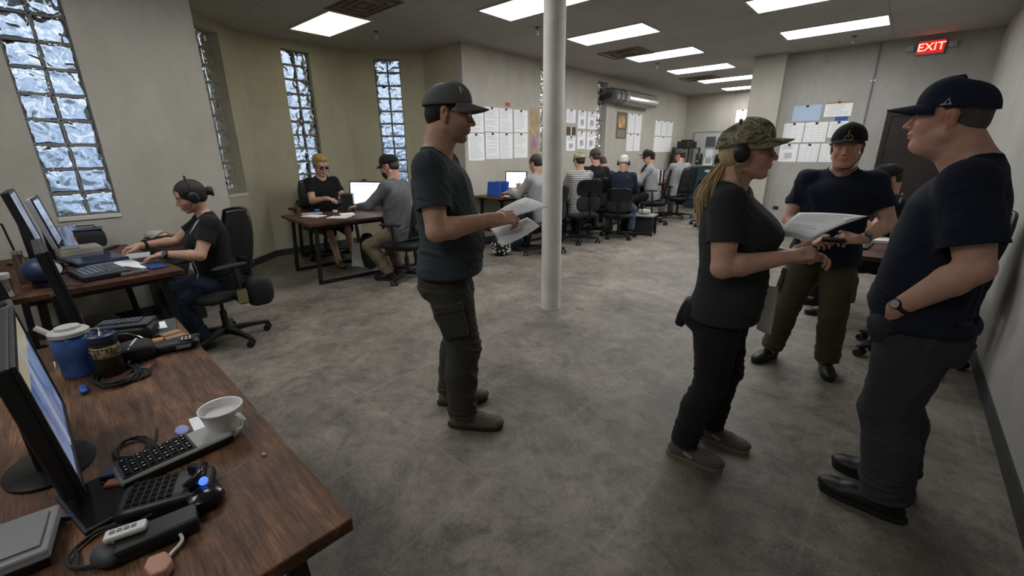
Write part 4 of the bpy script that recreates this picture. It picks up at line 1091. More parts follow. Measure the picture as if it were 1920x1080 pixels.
def headphones(info, band=True, s=1.0, mic=False, top=.135, single=False):
    A = info['A']; hs = info['hs']; k = MB(); pts = []
    for q in range(19):
        a = math.pi * q / 18; pts.append(A(-.018 - .02 * math.sin(a), .090 * math.cos(a), .0 + (top) * math.sin(a) ** .8))
    hp = None
    if band: k.tube(pts, [.0065 * hs] * len(pts), 8)
    else: k.tube([A(-.02, .088, .0), A(-.085, .055, -.01), A(-.112, 0, -.012), A(-.085, -.055, -.01), A(-.02, -.088, .0)], .005, 8)
    hp = k.build('headphones', M_BLACK, info['root'], smooth=True)
    for y in ((-1, 1) if not single else (single,)):
        e = MB(); Mh = info['Mh']; c = np.array(A(-.012, y * .094, -.004)); ax = Mh @ np.array([0, y, 0.]); up = Mh @ np.array([0, 0, 1.]); fw = Mh @ np.array([1., 0, 0])
        V = []; F_ = []; prof = [(.030, -.012), (.036, -.006), (.037, .008), (.030, .017), (.016, .020), (.0, .020)]; n = 20
        for r, z in prof:
            for q in range(n):
                a = 2 * math.pi * q / n; V.append(tuple(c + (fw * math.cos(a) * .88 + up * math.sin(a) * 1.08) * r * hs * s + ax * z * hs * s))
        for i in range(len(prof) - 1):
            for q in range(n): F_.append((i * n + q, i * n + (q + 1) % n, (i + 1) * n + (q + 1) % n, (i + 1) * n + q))
        e.add(V, F_ + [tuple(range(n))]); e.build('earcup', M_BLACK, hp, smooth=True)
    if mic: MB().tube([A(-.005, mic * .098, -.02), A(.05, mic * .085, -.07), A(.095, mic * .045, -.078), A(.105, mic * .03, -.076)], .003, 6).build('microphone_arm', M_BLACK, hp, smooth=True)
    return hp
def watch(info, i, m=None, face=None, up=(0, 0, 1)):
    W = info['WR'][i]; E = info['EL'][i]; d = _n(W - E); c = W - d * .02 * info['s']; u = np.asarray(up, float); u = _n(u - d * (u @ d)); v = np.cross(d, u); r = .031 * info['s']
    ring = [tuple(c + (u * math.cos(2 * math.pi * q / 20) + v * math.sin(2 * math.pi * q / 20)) * r) for q in range(20)]
    w = MB().tube(ring, .0055, 6, closed=True)
    w.tube([tuple(np.array(p) + d * .007) for p in ring], .0045, 6, closed=True); w.tube([tuple(np.array(p) - d * .007) for p in ring], .0045, 6, closed=True)
    wo = w.build('wristwatch', m or M_BLACK, info['root'], smooth=True)
    MB().cyl(tuple(c + u * (r - .002)), tuple(c + u * (r + .011)), .019 * info['s'], 20).build('watch_case', m or M_BLACK, wo, smooth=True)
    MB().cyl(tuple(c + u * (r + .0105)), tuple(c + u * (r + .0125)), .0155 * info['s'], 20).build('watch_face', face or M_GREYP, wo)
    return wo
# ================================================================ desks and chairs
def desk(pos, rz, w, d, h, label, wood, name='desk', legs='loop', inset=0.10, split=True):
    """top spans local x 0..w, y 0..d ; loops at both ends"""
    t = thing(name, label, 'desk', (pos[0], pos[1], 0), rz)
    MB().bx(0, w, 0, d, h - .035, h).build('desktop', wood, t, bev=.004)
    s = .042
    for x, sg in ((inset, 1), (w - inset, -1)):
        k = MB(); y0, y1 = .05, d - .05
        sp = .05 * sg * 0
        k.bx(x - s / 2, x + s / 2, y0, y1, h - .035 - s, h - .0352)
        k.bx(x - s / 2, x + s / 2, y0, y1, .001, s)
        k.bar((x, y0 + .02, s * .6), (x, y0 + .02 + .04, h - .06), s, s, (1, 0, 0)); k.bar((x, y1 - .02, s * .6), (x, y1 - .06, h - .06), s, s, (1, 0, 0))
        k.build('leg_frame', M_FRAME, t, bev=.003)
    k = MB(); k.bx(inset, w - inset, d * .5 - .015, d * .5 + .015, h - .07, h - .037); k.build('cross_rail', M_FRAME, t)
    return t
M_MESHB = mat('black_chair_mesh', (0.02, 0.02, 0.021), 0.7, alpha=0.88)
M_SEAT = mat('black_seat_fabric', (0.013, 0.013, 0.014), 0.85, bump=.3, bscale=300)
def caster(t, x, y):
    k = MB(); k.cyl((x - .012, y - .012, .028), (x - .026, y - .026, .028), .028, 14); k.cyl((x + .012, y + .012, .028), (x + .026, y + .026, .028), .028, 14); k.cyl((x, y, .03), (x, y, .075), .008, 8)
    k.build('caster', M_BLACKR, t, smooth=True)
def chair_base(t, mt, seat_z, rot=0.0):
    k = MB(); k.cyl((0, 0, .06), (0, 0, .14), .045, 16, .035)
    for q in range(5):
        a = rot + 2 * math.pi * q / 5; c, s = math.cos(a), math.sin(a)
        V = []
        for r, w, z0, z1 in ((.03, .03, .07, .125), (.18, .022, .075, .11), (.33, .018, .062, .088)):
            for sg in (-1, 1):
                for z in (z0, z1): V.append((c * r - s * w * sg, s * r + c * w * sg, z))
        F = []
        for i in range(2):
            o = i * 4; F += [(o, o + 4, o + 5, o + 1), (o + 2, o + 3, o + 7, o + 6), (o + 1, o + 5, o + 7, o + 3), (o, o + 2, o + 6, o + 4)]
        k.add(V, F + [(0, 1, 3, 2), (8, 10, 11, 9)])
    k.build('star_base', mt, t, bev=.006)
    for q in range(5): a = rot + 2 * math.pi * q / 5; caster(t, .31 * math.cos(a), .31 * math.sin(a))
    MB().tube([(0, 0, .13), (0, 0, .27), (0, 0, .271), (0, 0, seat_z - .10)], [.026, .026, .014, .014], 14).build('gas_lift', M_BLACK, t, smooth=True)
    k = MB(); k.bx(-.11, .12, -.09, .09, seat_z - .115, seat_z - .075); k.tube([(.02, -.09, seat_z - .10), (.03, -.26, seat_z - .10)], .006, 6); k.build('tilt_mechanism', M_BLACK, t, bev=.004)
def soft_box(cx, cy, cz, lx, ly, lz, e=5, n=26, m=14, f=None):
    """superellipsoid cushion"""
    k = MB(); V = []; F = []
    sg = lambda v, p: math.copysign(abs(v) ** p, v)
    for i in range(m + 1):
        th = -math.pi / 2 + math.pi * i / m
        for q in range(n):
            ph = 2 * math.pi * q / n
            x = sg(math.cos(th), 2 / e) * sg(math.cos(ph), 2 / e) * lx / 2; y = sg(math.cos(th), 2 / e) * sg(math.sin(ph), 2 / e) * ly / 2; z = sg(math.sin(th), 2 / 2.6) * lz / 2
            if f: x, y, z = f(x, y, z)
            V.append((cx + x, cy + y, cz + z))
    for i in range(m):
        for q in range(n): F.append((i * n + q, i * n + (q + 1) % n, (i + 1) * n + (q + 1) % n, (i + 1) * n + q))
    k.add(V, F + [tuple(range(n))[::-1], tuple(m * n + q for q in range(n))]); return k
def armrest(t, y, seat_z, mt=None):
    k = MB(); k.tube([(-.02, y * .80, seat_z - .08), (-.02, y * 1.04, seat_z - .05), (-.01, y * 1.08, seat_z + .10), (.0, y * 1.06, seat_z + .20)], .016, 8)
    a = k.build('armrest', M_BLACK, t, smooth=True)
    soft_box(.02, y * 1.04, seat_z + .215, .27, .065, .032, 4, 18, 8, f=lambda x, yy, z: (x, yy, z + .0 - .10 * x * x)).build('arm_pad', M_BLACKR, a, smooth=True)
def mesh_chair(seat_z=.47, arms=True, sh=1.0, name='office_chair'):
    t = thing(name, 'x', 'chair'); chair_base(t, M_BLACK, seat_z, .3)
    soft_box(.0, 0, seat_z - .035, .49, .49, .085, 5, f=lambda x, y, z: (x, y, z - .35 * max(0, x - .12) ** 2 * 2)).build('seat', M_SEAT, t, smooth=True)
    # curved mesh back
    bh = .57 * sh
    def bp(u, v, off=0.0, shrink=1.0):
        y = (u - .5) * 2; w = (.215 - .035 * (1 - v) - .06 * v ** 4) * shrink
        vv = .5 + (v - .5) * (1 if shrink == 1 else .93)
        z = seat_z + .05 + bh * (vv - .04 * y * y * v ** 3); x = -.205 - .115 * v + .05 * math.sin(math.pi * (vv * 1.0)) * -1 * .3 + .045 * y * y - off
        return (x, y * w, z)
    k = MB(); ring = [bp(u / 12, 0) for u in range(13)] + [bp(1, v / 10) for v in range(1, 11)] + [bp(1 - u / 12, 1) for u in range(1, 13)] + [bp(0, 1 - v / 10) for v in range(1, 10)]
    k.tube(ring, .014, 8, closed=True); b = k.build('backrest', M_BLACK, t, smooth=True)
    g = MB(); g.grid(lambda u, v: bp(u, v, .0, .985), 13, 15); m_ = g.build('mesh_panel', M_MESHB, b, smooth=True); solid(m_, .004)
    MB().tube([(-.05, 0, seat_z - .095), (-.24, 0, seat_z - .085), (-.29, 0, seat_z + .0), (-.31, 0, seat_z + .30)], [.022, .022, .02, .014], 10).build('back_support', M_BLACK, t, smooth=True)
    soft_box(-.235, 0, seat_z + .17, .03, .34, .10, 4).build('lumbar_pad', M_BLACKR, t, smooth=True)
    if arms:
        for y in (-.25, .25): armrest(t, y, seat_z)
    return t
def task_chair(seat_z=.47, arms=True, top=.40):
    t = thing('task_chair', 'x', 'chair'); chair_base(t, M_BLACK, seat_z, .1)
    soft_box(.0, 0, seat_z - .035, .47, .47, .09, 5).build('seat', M_SEAT, t, smooth=True)
    soft_box(-.235, 0, seat_z + .16 , .06, .40, .24, 4.5, f=lambda x, y, z: (x + .35 * y * y - .03, y, z)).build('lower_backrest', M_SEAT, t, smooth=True)
    k = soft_box(-.26, 0, seat_z + top, .045, .43, .26, 5, f=lambda x, y, z: (x + .35 * y * y - .03 - .12 * z, y, z)); k.build('backrest', M_GLOSS, t, smooth=True)
    k = MB(); k.tube([(-.05, 0, seat_z - .095), (-.25, 0, seat_z - .085), (-.315, 0, seat_z + .02), (-.33, 0, seat_z + .35)], .018, 10); k.build('back_support', M_BLACK, t, smooth=True)
    if arms:
        for y in (-.24, .24): armrest(t, y, seat_z)
    return t
PROTO = {}
def place_chair(kind, x, y, rz, label, sc=1.0, zs=1.0, group='black office chairs'):
    if kind not in PROTO: PROTO[kind] = (mesh_chair() if kind == 'mesh' else mesh_chair(arms=False) if kind == 'meshna' else task_chair() if kind == 'task' else task_chair(arms=False, top=.36)); c = PROTO[kind]
    else: c = copy_tree(PROTO[kind])
    c.location = (x, y, 0); c.rotation_euler = (0, 0, math.radians(rz)); c.scale = (sc, sc, sc * zs); c['label'] = label; c['group'] = group
    return c
place_chair('mesh', -4.17, .93, -74, 'mesh-backed office chair under the woman with headphones', 1.02)
k = PROTO['mesh']
c_grey = place_chair('mesh', -4.56, 3.10, 205, 'office chair under the man in grey long sleeves at the wooden desk', 1.08)
place_chair('meshna', -6.60, 3.02, -6, 'office chair under the blond man', 1.08)
place_chair('task', -4.12, 5.38, 178, 'office chair under the dark-haired man at the wall desk', 1.08)
place_chair('task', -4.18, 6.55, 150, 'office chair just right of the column, under the person in striped shirt', 1.12)
place_chair('task', -4.42, 7.42, 135, 'office chair under the man in olive cap and black shirt', 1.10)
place_chair('taskna', -3.84, 7.36, 112, 'small-backed office chair under the person with white head cloth', 1.05, .93)
place_chair('mesh', -4.05, 9.25, 200, 'office chair under the man in grey shirt and dark cap', 1.10)
place_chair('mesh', -3.95, 10.5, 150, 'office chair beside the green cabinet', 1.10)
place_chair('mesh', .27, 4.30, 200, 'office chair against the right wall behind the tall man', 1.05)
place_chair('task', -3.02, 9.75, 100, 'office chair half hidden behind the ponytail', 1.0)

d_near = desk((-2.62, -.42), math.radians(-1.6), 1.82, .80, .77, 'large worn walnut desk in the front left corner with mug and phones', M_WOOD)
d_two = desk((-5.228, -.276), math.radians(4), 1.55, .83, .77, 'dark reddish desk where the woman with headphones types', M_WOOD_D)
d_blond = desk((-6.18, 2.27), math.radians(-6), 1.10, 1.50, .77, 'dark wooden desk shared by the blond man and the masked man', M_WOOD_D)
d_bay = desk((-7.08, 2.72), math.radians(0), .56, .95, .76, 'small dark side desk against the bay wall with stacked bags', M_WOOD_D)
d_wall = desk((-5.42, 5.12), 0, .66, 2.3, .86, 'long brown desk against the poster wall with blue folders', M_WOOD_L)
d_mid = desk((-5.3, 7.75), 0, .75, 1.2, .80, 'desk in front of the man in olive cap', M_WOOD_L)
d_far = desk((-5.0, 9.15), 0, .72, 1.5, .84, 'brown desk covered with papers between the seated men', M_WOOD_L)
d_right = desk((-.28, 4.2), 0, .42, 1.6, .77, 'brown desk behind the standing men with laptop and papers', M_WOOD_D, inset=.06)
# green cabinet
t = thing('metal_cabinet', 'dark green enamel cabinet with a pale sticker, far end of the room', 'cabinet', (-4.5, 12.4, 0))
MB().bx(0, 1.5, 0, .5, .04, 1.16).build('body', M_GREEN, t, bev=.008)
MB().bx(-.01, 1.51, -.01, .51, 1.161, 1.19).build('top', M_GREYP, t, bev=.005)
for i in range(2): 
    b = MB().bx(.03 + i * .73, .74 + i * .73, -.014, -.001, .08, 1.12).build('door', mat('blue_green_enamel', (0.02, 0.045, 0.055), 0.4, noise=.3, nscale=3), t, bev=.004)
    MB().bx(.68 + i * .08, .70 + i * .08, -.035, -.015, .55, .70).build('handle', M_ALU, b, bev=.003)
MB().ball((.55, -.016, 1.04), (.09, .004, .035), 16, 6).build('sticker', mat('cream_sticker', (.55, .56, .45), .6), t)
MB().bx(0.02, 1.48, .02, .48, .0, .04).build('plinth', M_GREYP, t)
# tall dark shelf in the far corner
t = thing('metal_shelf', 'black shelf rack in the far left corner beside the board', 'shelf', (-5.3, 13.2, 0))
for z in (.1, .6, 1.1, 1.62): MB().bx(0, .5, 0, .9, z, z + .03).build('shelf_board', M_BLACK, t)
for x in (0, .46):
    for y in (0, .86): MB().bx(x, x + .04, y, y + .04, 0, 1.66).build('post', M_BLACK, t)
MB().bx(.0, .01, .04, .86, .1, 1.6).build('back_panel', M_GLOSS, t)
# ================================================================ who is in the room
R = math.radians
SK_A = skin('tanned_skin', (0.52, 0.30, 0.205)); SK_B = skin('fair_skin', (0.55, 0.33, 0.24)); SK_C = skin('ruddy_skin', (0.58, 0.33, 0.24)); SK_D = skin('light_brown_skin', (0.50, 0.29, 0.20))
C_SLATE = cloth('dark_slate_cotton', (0.040, 0.051, 0.056)); C_CHAR = cloth('charcoal_cotton', (0.027, 0.032, 0.031)); C_NAVY = cloth('navy_cotton', (0.012, 0.016, 0.030)); C_BLK = cloth('black_cotton', (0.010, 0.010, 0.011))
C_OLV = cloth('dark_olive_canvas', (0.046, 0.044, 0.034)); C_OLV2 = cloth('olive_brown_canvas', (0.075, 0.064, 0.040)); C_BLKP = cloth('black_trouser_cloth', (0.016, 0.016, 0.017)); C_JEAN = cloth('charcoal_denim', (0.045, 0.046, 0.052), bump=.5)
C_DBLUE = cloth('dark_blue_denim', (0.014, 0.022, 0.040)); C_GREY = cloth('grey_jersey', (0.11, 0.113, 0.118)); C_LGREY = cloth('light_grey_jersey', (0.27, 0.275, 0.28)); C_KHAKI = cloth('khaki_canvas', (0.17, 0.135, 0.085))
C_CAPG = cloth('grey_cap_cotton', (0.125, 0.125, 0.12)); C_CAPN = cloth('navy_cap_cotton', (0.013, 0.019, 0.040)); C_CAPB = cloth('black_cap_cotton', (0.012, 0.012, 0.012)); C_CAPO = cloth('olive_cap_cotton', (0.060, 0.052, 0.035)); C_CAPK = cloth('khaki_cap_cotton', (0.16, 0.13, 0.085))
C_BLUES = cloth('blue_shirt_cotton', (0.020, 0.035, 0.095)); C_BLUEJ = cloth('blue_jeans', (0.06, 0.085, 0.14))
M_HAIRD = mat('dark_hair', (0.018, 0.012, 0.009), 0.5, noise=.4, nscale=40, bump=.6, bscale=260, stretch=(1, 1, .2)); M_HAIRB = mat('blond_hair', (0.44, 0.29, 0.14), 0.5, color2=(0.72, 0.54, 0.31), nscale=90, bump=.6, bscale=200)
M_HAIRG = mat('short_greying_hair', (0.09, 0.075, 0.062), 0.7, noise=.4, nscale=60, bump=.5, bscale=400); M_HAIRY = mat('yellow_blond_hair', (0.42, 0.30, 0.10), 0.6, noise=.35, nscale=60, bump=.6, bscale=300); M_HAIRBR = mat('brown_hair', (0.045, 0.026, 0.016), 0.6, noise=.3, nscale=50, bump=.4, bscale=300)
M_SHOEB = mat('brown_grey_trail_shoe', (0.12, 0.095, 0.068), 0.75, noise=.3, nscale=30, bump=.4); M_SHOEG = mat('grey_knit_sneaker', (0.115, 0.108, 0.098), 0.85, noise=.2, nscale=60, bump=.5, bscale=300); M_SHOEK = mat('black_leather_shoe', (0.010, 0.010, 0.010), 0.45, bump=.2)
M_SOLE_T = mat('tan_sole', (0.22, 0.16, 0.10), 0.8); M_SOLE_D = mat('dark_rubber_sole', (0.03, 0.025, 0.02), 0.8); M_LACE = mat('grey_lace', (0.20, 0.18, 0.15), 0.8)
M_WMARK = mat('white_embroidery', (0.60, 0.60, 0.60), 0.8); M_GMARK = mat('gold_embroidery', (0.42, 0.32, 0.12), 0.6)

# ---- man in the slate T-shirt reading papers
L = person('standing man in slate T-shirt, grey cap and glasses, reading papers left of the column', (-1.79, 1.49), R(40), dict(
    skin=SK_A, s=1.075, wide=1.06, belly=.026, pelvis=(-.01, 0, .975), lean=-.01, neck=.062, shoulder=.178, head_off=(.082, 0, .168), head_pitch=.14, stubble=.75, ruddy=.7, arm_r=1.12,
    wrists=[(.250, -.185, 1.238), (.27, .10, 1.15)], elbow_pole=[(-.25, -.45, -1), (-.3, .5, -1)], hand_dir=[(1, .25, .05), (1, -.3, .2)], hand_up=[(.1, -.55, .8), (0, 0, 1)], curl=[[.75, .8, .85, .9], .5], thumb=[(.95, -.1, -.1), (.9, .2, -.2)],
    ankles=[(.055, -.12, .09), (-.055, .125, .09)], foot_yaw=[-.06, .22], knee_pole=[(1, -.05, 0), (1, .15, 0)], h=.0034,
    shirt=dict(m=C_SLATE, hem=-.02, sleeve=.66, grow=.016, seed=11, sr1=.070, amp=.012), pants=dict(m=C_OLV, cargo=True, rad=(.112, .088, .078), seed=5, butt=.01, hem=.985),
    shoes=dict(m=M_SHOEB, sole=M_SOLE_D, lace=M_LACE, s=1.06), hair=dict(m=M_HAIRD, t=.004, low=-.118), cap=dict(m=C_CAPG, tilt=-.05, brim=.084, height=.096, droop=.016, curve=.030)))
glasses(L)
T = L['T']
k = MB()
for a, b in (((.062, -.068, .088), (.050, -.055, .115)), ((.050, -.055, .115), (.070, -.048, .100)), ((.085, -.030, .088), (.074, -.022, .112)), ((.074, -.022, .112), (.094, -.010, .090))): k.tube([T(*a), T(*b)], .0022, 5)
k.build('cap_mark', M_WMARK, L['cap'])
# ---- woman in camouflage cap
Wm = person('standing woman in camouflage cap with long blond ponytail, holding a stack of papers', (-.50, 2.13), R(10), dict(
    skin=SK_C, s=.955, female=True, wide=1.04, bust=.038, belly=.022, pelvis=(-.035, 0, .885), lean=-.01, shoulder=.165, head_off=(.045, 0, .150), head_pitch=-.03, ruddy=.9, arm_r=1.12, neck=.050,
    wrists=[(.186, -.160, 1.137), (.24, .03, 1.10)], elbow_pole=[(-.10, -.35, -1), (-.2, .4, -1)], hand_dir=[(1, .35, .28), (1, -.5, .25)], hand_up=[(-.1, -.65, .7), (0, .5, .8)], curl=[[.8, .85, .9, .95], .7], thumb=[(.85, .1, .3), (.8, .1, .1)],
    ankles=[(-.115, -.10, .085), (-.010, .135, .085)], foot_yaw=[-.02, -.10], knee_pole=[(1, -.05, 0), (1, .05, 0)], h=.0034,
    shirt=dict(m=C_CHAR, hem=-.07, sleeve=.62, grow=.016, seed=21, sr1=.066, amp=.010, collar=.01), pants=dict(m=C_BLKP, rad=(.108, .080, .068), seed=8, butt=.03, hem=.97),
    shoes=dict(m=M_SHOEG, sole=M_SOLE_T, lace=M_LACE, s=1.02), cap=dict(m=M_CAMO, tilt=-.04, brim=.072, height=.100, droop=.012, curve=.035, a=.118, b=.096),
    hair=dict(m=M_HAIRB, t=.007, low=-.125)))
glasses(Wm, dark=False)
headphones(Wm, top=.140)
# ponytail and side strands
A = Wm['A']; rn = random.Random(4); k = MB()
for i in range(190):
    a = rn.uniform(0, 6.28); r = rn.uniform(0, 1) ** .5; ox, oy = r * math.cos(a), r * math.sin(a)
    ln = rn.uniform(.75, 1.05); ph = rn.uniform(0, 6); wv = rn.uniform(.004, .012)
    pts = []
    for j in range(12):
        u = j / 11; sp_ = .012 + .046 * math.sin(min(1, u * 1.25) * math.pi * .62)
        x = -.098 - .052 * math.sin(u * 2.4) + .012 * u + ox * sp_ + wv * math.sin(6 * u + ph); y = oy * sp_ * 1.1 - .030 * u + wv * math.cos(5 * u + ph); z = -.035 - .325 * u * ln + ox * .012
        pts.append(A(x, y, z))
    k.tube(pts, [.0030 * (1 - .5 * (j / 11)) for j in range(12)], 5)
for i in range(60):      # loose strands falling in front of the shoulder
    y0 = -.070 + rn.uniform(-.016, .012); ph = rn.uniform(0, 6); pts = []
    for j in range(9):
        u = j / 8; pts.append(A(-.030 + .060 * u + .012 * math.sin(4 * u + ph), y0 + .012 * math.sin(3 * u + ph) + .055 * u * u, -.05 - .19 * u))
    k.tube(pts, [.0022 * (1 - .5 * (j / 8)) for j in range(9)], 5)
k.build('ponytail', M_HAIRB, Wm['root'], smooth=True)
MB().tube([A(-.108, 0, -.02), A(-.116, 0, -.045)], .018, 10).build('hair_tie', M_BLACKR, Wm['root'], smooth=True)
# belt pouch at the back
k = soft_box(0, 0, 0, .055, .13, .15, 4); o = k.build('belt_pouch', M_BLACKR, Wm['root'], smooth=True); o.location = Wm['TP'](-.165, -.03, -.10); o.rotation_euler = (0, .25, 0)
# lanyard cord
A2 = Wm['TP']
MB().tube([A2(.055, -.03, .52), A2(.10, -.035, .45), A2(.155, -.03, .36), A2(.165, -.02, .24)], .0022, 5).build('lanyard', mat('cream_cord', (.35, .33, .25), .8), Wm['root'])
# white stripe patches on the near sneakers
for i in range(2):
    an = Wm['AN'][i]; MB().box((an[0] + .035, an[1] - .046, .055), (.045, .004, .016), Matrix.Rotation(.5, 3, 'Y')).build('shoe_stripe', mat('beige_stripe', (.35, .31, .25), .7), Wm['root'])

# ---- man facing the camera in black cap
Md = person('man facing the camera in black cap, dark T-shirt and olive cargo trousers', (-.33, 3.55), R(-88), dict(
    skin=SK_C, s=.975, wide=1.02, belly=.015, pelvis=(-.02, .03, .895), lean=.02, shoulder=.180, head_off=(.045, -.0, .145), head_pitch=.06, ruddy=.9, head_s=1.03, arm_r=1.02, heavy=.4,
    wrists=[(.225, -.070, 1.000), (.225, .215, 1.030)], elbow_pole=[(-.3, -.8, -1), (-.3, .8, -1)], hand_dir=[(.6, .8, .05), (.55, -.85, .05)], hand_up=[(.6, -.2, .75), (.6, .2, .75)], curl=[[.6, .7, .8, .9], [.6, .7, .8, .9]], thumb=[(.9, .0, .25), (.9, .0, .25)],
    ankles=[(-.065, -.175, .085), (-.085, .175, .085)], foot_yaw=[-.42, .22], h=.0042,
    shirt=dict(m=C_NAVY, hem=-.05, sleeve=.66, grow=.016, seed=31, sr1=.070, label='dark navy T-shirt'), pants=dict(m=C_OLV2, cargo=True, rad=(.108, .086, .078), seed=15, hem=.97),
    shoes=dict(m=M_SHOEK), hair=dict(m=M_HAIRBR, t=.002), cap=dict(m=C_CAPB, tilt=.02, brim=.060, height=.100, droop=.010, curve=.026, z0=.040)))
T = Md['T']; A = Md['A']; k = MB()
pts = [(.100, -.020, .066), (.104, -.010, .080), (.103, .0, .070), (.103, .010, .086), (.101, .022, .068)]
k.tube([T(*p) for p in pts], .003, 6); k.tube([T(.1005, -.004, .078), T(.096, .0, .108)], .003, 6); k.tube([T(.1055, -.024, .060), T(.1075, .0, .055), T(.1055, .024, .060)], .003, 6)
k.build('cap_emblem', M_GMARK, Md['cap'])
MB().tube([A(-.005, .084, .0), A(.03, .074, -.07), A(.075, .035, -.118), A(.085, 0, -.122)], .0028, 6).build('headset_microphone', M_BLACK, Md['root'], smooth=True)
MB().tube([A(.03, .074, -.08), A(.06, .062, -.125), A(.075, .0, -.17)], .0022, 5).build('headset_cord', M_BLACK, Md['root'], smooth=True)
watch(Md, 1, m=mat('grey_steel_watch', (.16, .15, .14), .35, .8), up=(.5, .3, .8))
# ---- tall man at the right wall
Bg = person('tall man in navy cap and T-shirt at right, hand in his jeans pocket', (.15, 2.36), R(175), dict(
    skin=SK_C, s=1.035, wide=1.06, belly=.016, pelvis=(-.035, 0, .945), lean=.03, shoulder=.176, head_off=(.108, 0, .150), head_pitch=-.02, ruddy=.8, heavy=1.0, head_s=.96, neck=.066, arm_r=1.18,
    wrists=[(.02, -.180, .945), (.050, .205, .962)], elbow_pole=[(.1, -.6, -1), (-1, .4, -.2)], hand_dir=[(.08, .12, -1), (.12, -.52, -.85)], hand_up=[(.5, -.8, 0), (.6, .75, .1)], curl=[.9, .2], thumb=[(.9, .0, -.4), (.95, .1, -.1)],
    ankles=[(-.085, -.10, .09), (-.075, .135, .09)], foot_yaw=[.05, .0], h=.0032,
    shirt=dict(m=C_NAVY, hem=-.045, sleeve=.74, grow=.018, seed=41, sr1=.074, amp=.011), pants=dict(m=C_JEAN, rad=(.118, .094, .088), seed=25, butt=.012, hem=.98, amp=.009),
    shoes=dict(m=M_SHOEK, s=1.08), hair=dict(m=M_HAIRG, t=.0015, low=-.112), cap=dict(m=C_CAPN, tilt=.02, brim=.088, height=.098, droop=.012, curve=.030, z0=.036)))
T = Bg['T']; k = MB()
k.tube([T(.088, .020, .070), T(.082, .026, .090), T(.089, .034, .084)], .0028, 5); k.tube([T(.092, .012, .078), T(.086, .012, .096)], .0028, 5); k.build('cap_front_mark', M_WMARK, Bg['cap'])
k = MB(); k.tube([T(.022, .0925, .045), T(.010, .0905, .064), T(.004, .0935, .045)], .0018, 5); k.tube([T(.030, .0925, .044), T(.000, .0945, .044)], .0018, 5); k.build('cap_side_mark', M_WMARK, Bg['cap'])
watch(Bg, 1, m=M_BLACKR, face=mat('cream_watch_face', (.45, .43, .36), .3), up=(.5, .8, .2))
k = MB()
TPb = Bg['TP']
for a, b in (((.120, .075, .395), (.118, .082, .415)), ((.120, .070, .410), (.121, .085, .402)), ((.118, .078, .425), (.118, .084, .432))): k.tube([tuple(TPb(a[0] + .03, a[1], a[2])), tuple(TPb(b[0] + .03, b[1], b[2]))], .0028, 5)
k.build('chest_mark', M_WMARK, Bg['root'])
# back pocket of the jeans
HP = Bg['HP'][1]
c0 = HP + np.array([-.090, .082, -.080]); F = Field(c0 - .13, c0 + .13, .004); Mm = rotm(R(128), 0, 0)
F.loft(c0 + Mm @ np.array([-.010, 0, 0]), Mm, [(-.08, 0, 0, .060, .010), (-.05, 0, 0, .072, .012), (.08, 0, 0, .074, .010)], .004, e=5)
link('back_pocket', F.mesh('back_pocket', fold=lambda V: ridges(V, (20, 20, 30), 3, .003)), C_JEAN, Bg['root'])
hd = _n((.12, -.52, -.85)); c0 = Bg['WR'][1] + hd * .105; F = Field(c0 - .17, c0 + .17, .004)
F.cone(c0 - hd * .030, c0 + hd * .05, .052, .046, .02); F.ell(c0 + np.array([.0, -.025, -.015]), (.072, .048, .080), None, .03); F.half(c0 - hd * .045 + np.array([0, 0, .0]), (-.25, .10, .95))
link('front_pocket', F.mesh('front_pocket', fold=lambda V: ridges(V, (20, 20, 40), 5, .004)), C_JEAN, Bg['root'])

# ================================================================ seated people
def seated(label, pos, yaw, s, seat, shirt, pants, skin_, lean=.18, wrists=None, cap=None, hair=None, head_yaw=0, head_pitch=.25, female=False, h=.007, far=True, sleeve=.6, shoes=None, feet=(.42, .15), seed=1, **kw):
    sp = dict(skin=skin_, s=s, female=female, pelvis=(0, 0, seat), lean=lean, head_pitch=head_pitch, head_yaw=head_yaw, h=h, far=far, h_cloth=h * 1.3,
        wrists=wrists or [(.42, -.16, seat + .30), (.42, .16, seat + .30)], ankles=[(feet[0], -feet[1], .085), (feet[0] - .05, feet[1], .085)],
        knee_pole=[(.6, -.1, 1), (.6, .1, 1)], curl=[.4, .4], shoes=shoes or dict(m=M_SHOEK), hair=hair, cap=cap, hand_dir=[(1, .1, -.1), (1, -.1, -.1)])
    if shirt: sp['shirt'] = dict(m=shirt, hem=-.13, sleeve=sleeve, seed=seed, grow=.016)
    if pants: sp['pants'] = dict(dict(m=pants, seed=seed + 2), **kw.pop('pk', {}))
    sp['stand'] = False; sp.update(kw); return person(label, pos, R(yaw), sp, group=None)
def dcap(m, **k): d = dict(m=m, tilt=.05, brim=.075, height=.100); d.update(k); return d
# woman with headphones at the near left
def bun(F, E, A, hs, Mh):
    E((-.115, 0, .012), (.022, .024, .024)); E((-.148, .0, .000), (.034, .036, .038), .012); E((-.165, 0, -.03), (.02, .022, .022), .01)
WL = seated('seated woman in black T-shirt with large headphones and dark hair in a bun, typing', (-4.18, 1.00), -97, .945, .585, C_BLK, C_DBLUE, SK_D, lean=.13, female=True, h=.0048, far=False,
    wrists=[(.475, -.10, .885), (.360, .135, .835)], elbow_pole=[(-.3, -.8, -1), (-.4, .8, -.8)], hair=dict(m=M_HAIRD, t=.014, open=True, extra=bun, low=-.118, tex=1), head_off=(.075, 0, .150), head_pitch=.30, bust=.03, belly=.02,
    hand_dir=[(1, -.05, -.1), (1, -.12, -.12)], curl=[.55, .40], seed=51, feet=(.30, .12), arm_r=1.0)
headphones(WL, top=.166, s=1.25, mic=1)
watch(WL, 1, face=mat('blue_grey_watch_glass', (.10, .14, .18), .1), up=(.2, .9, .35)); watch(WL, 0, up=(0, 0, 1))
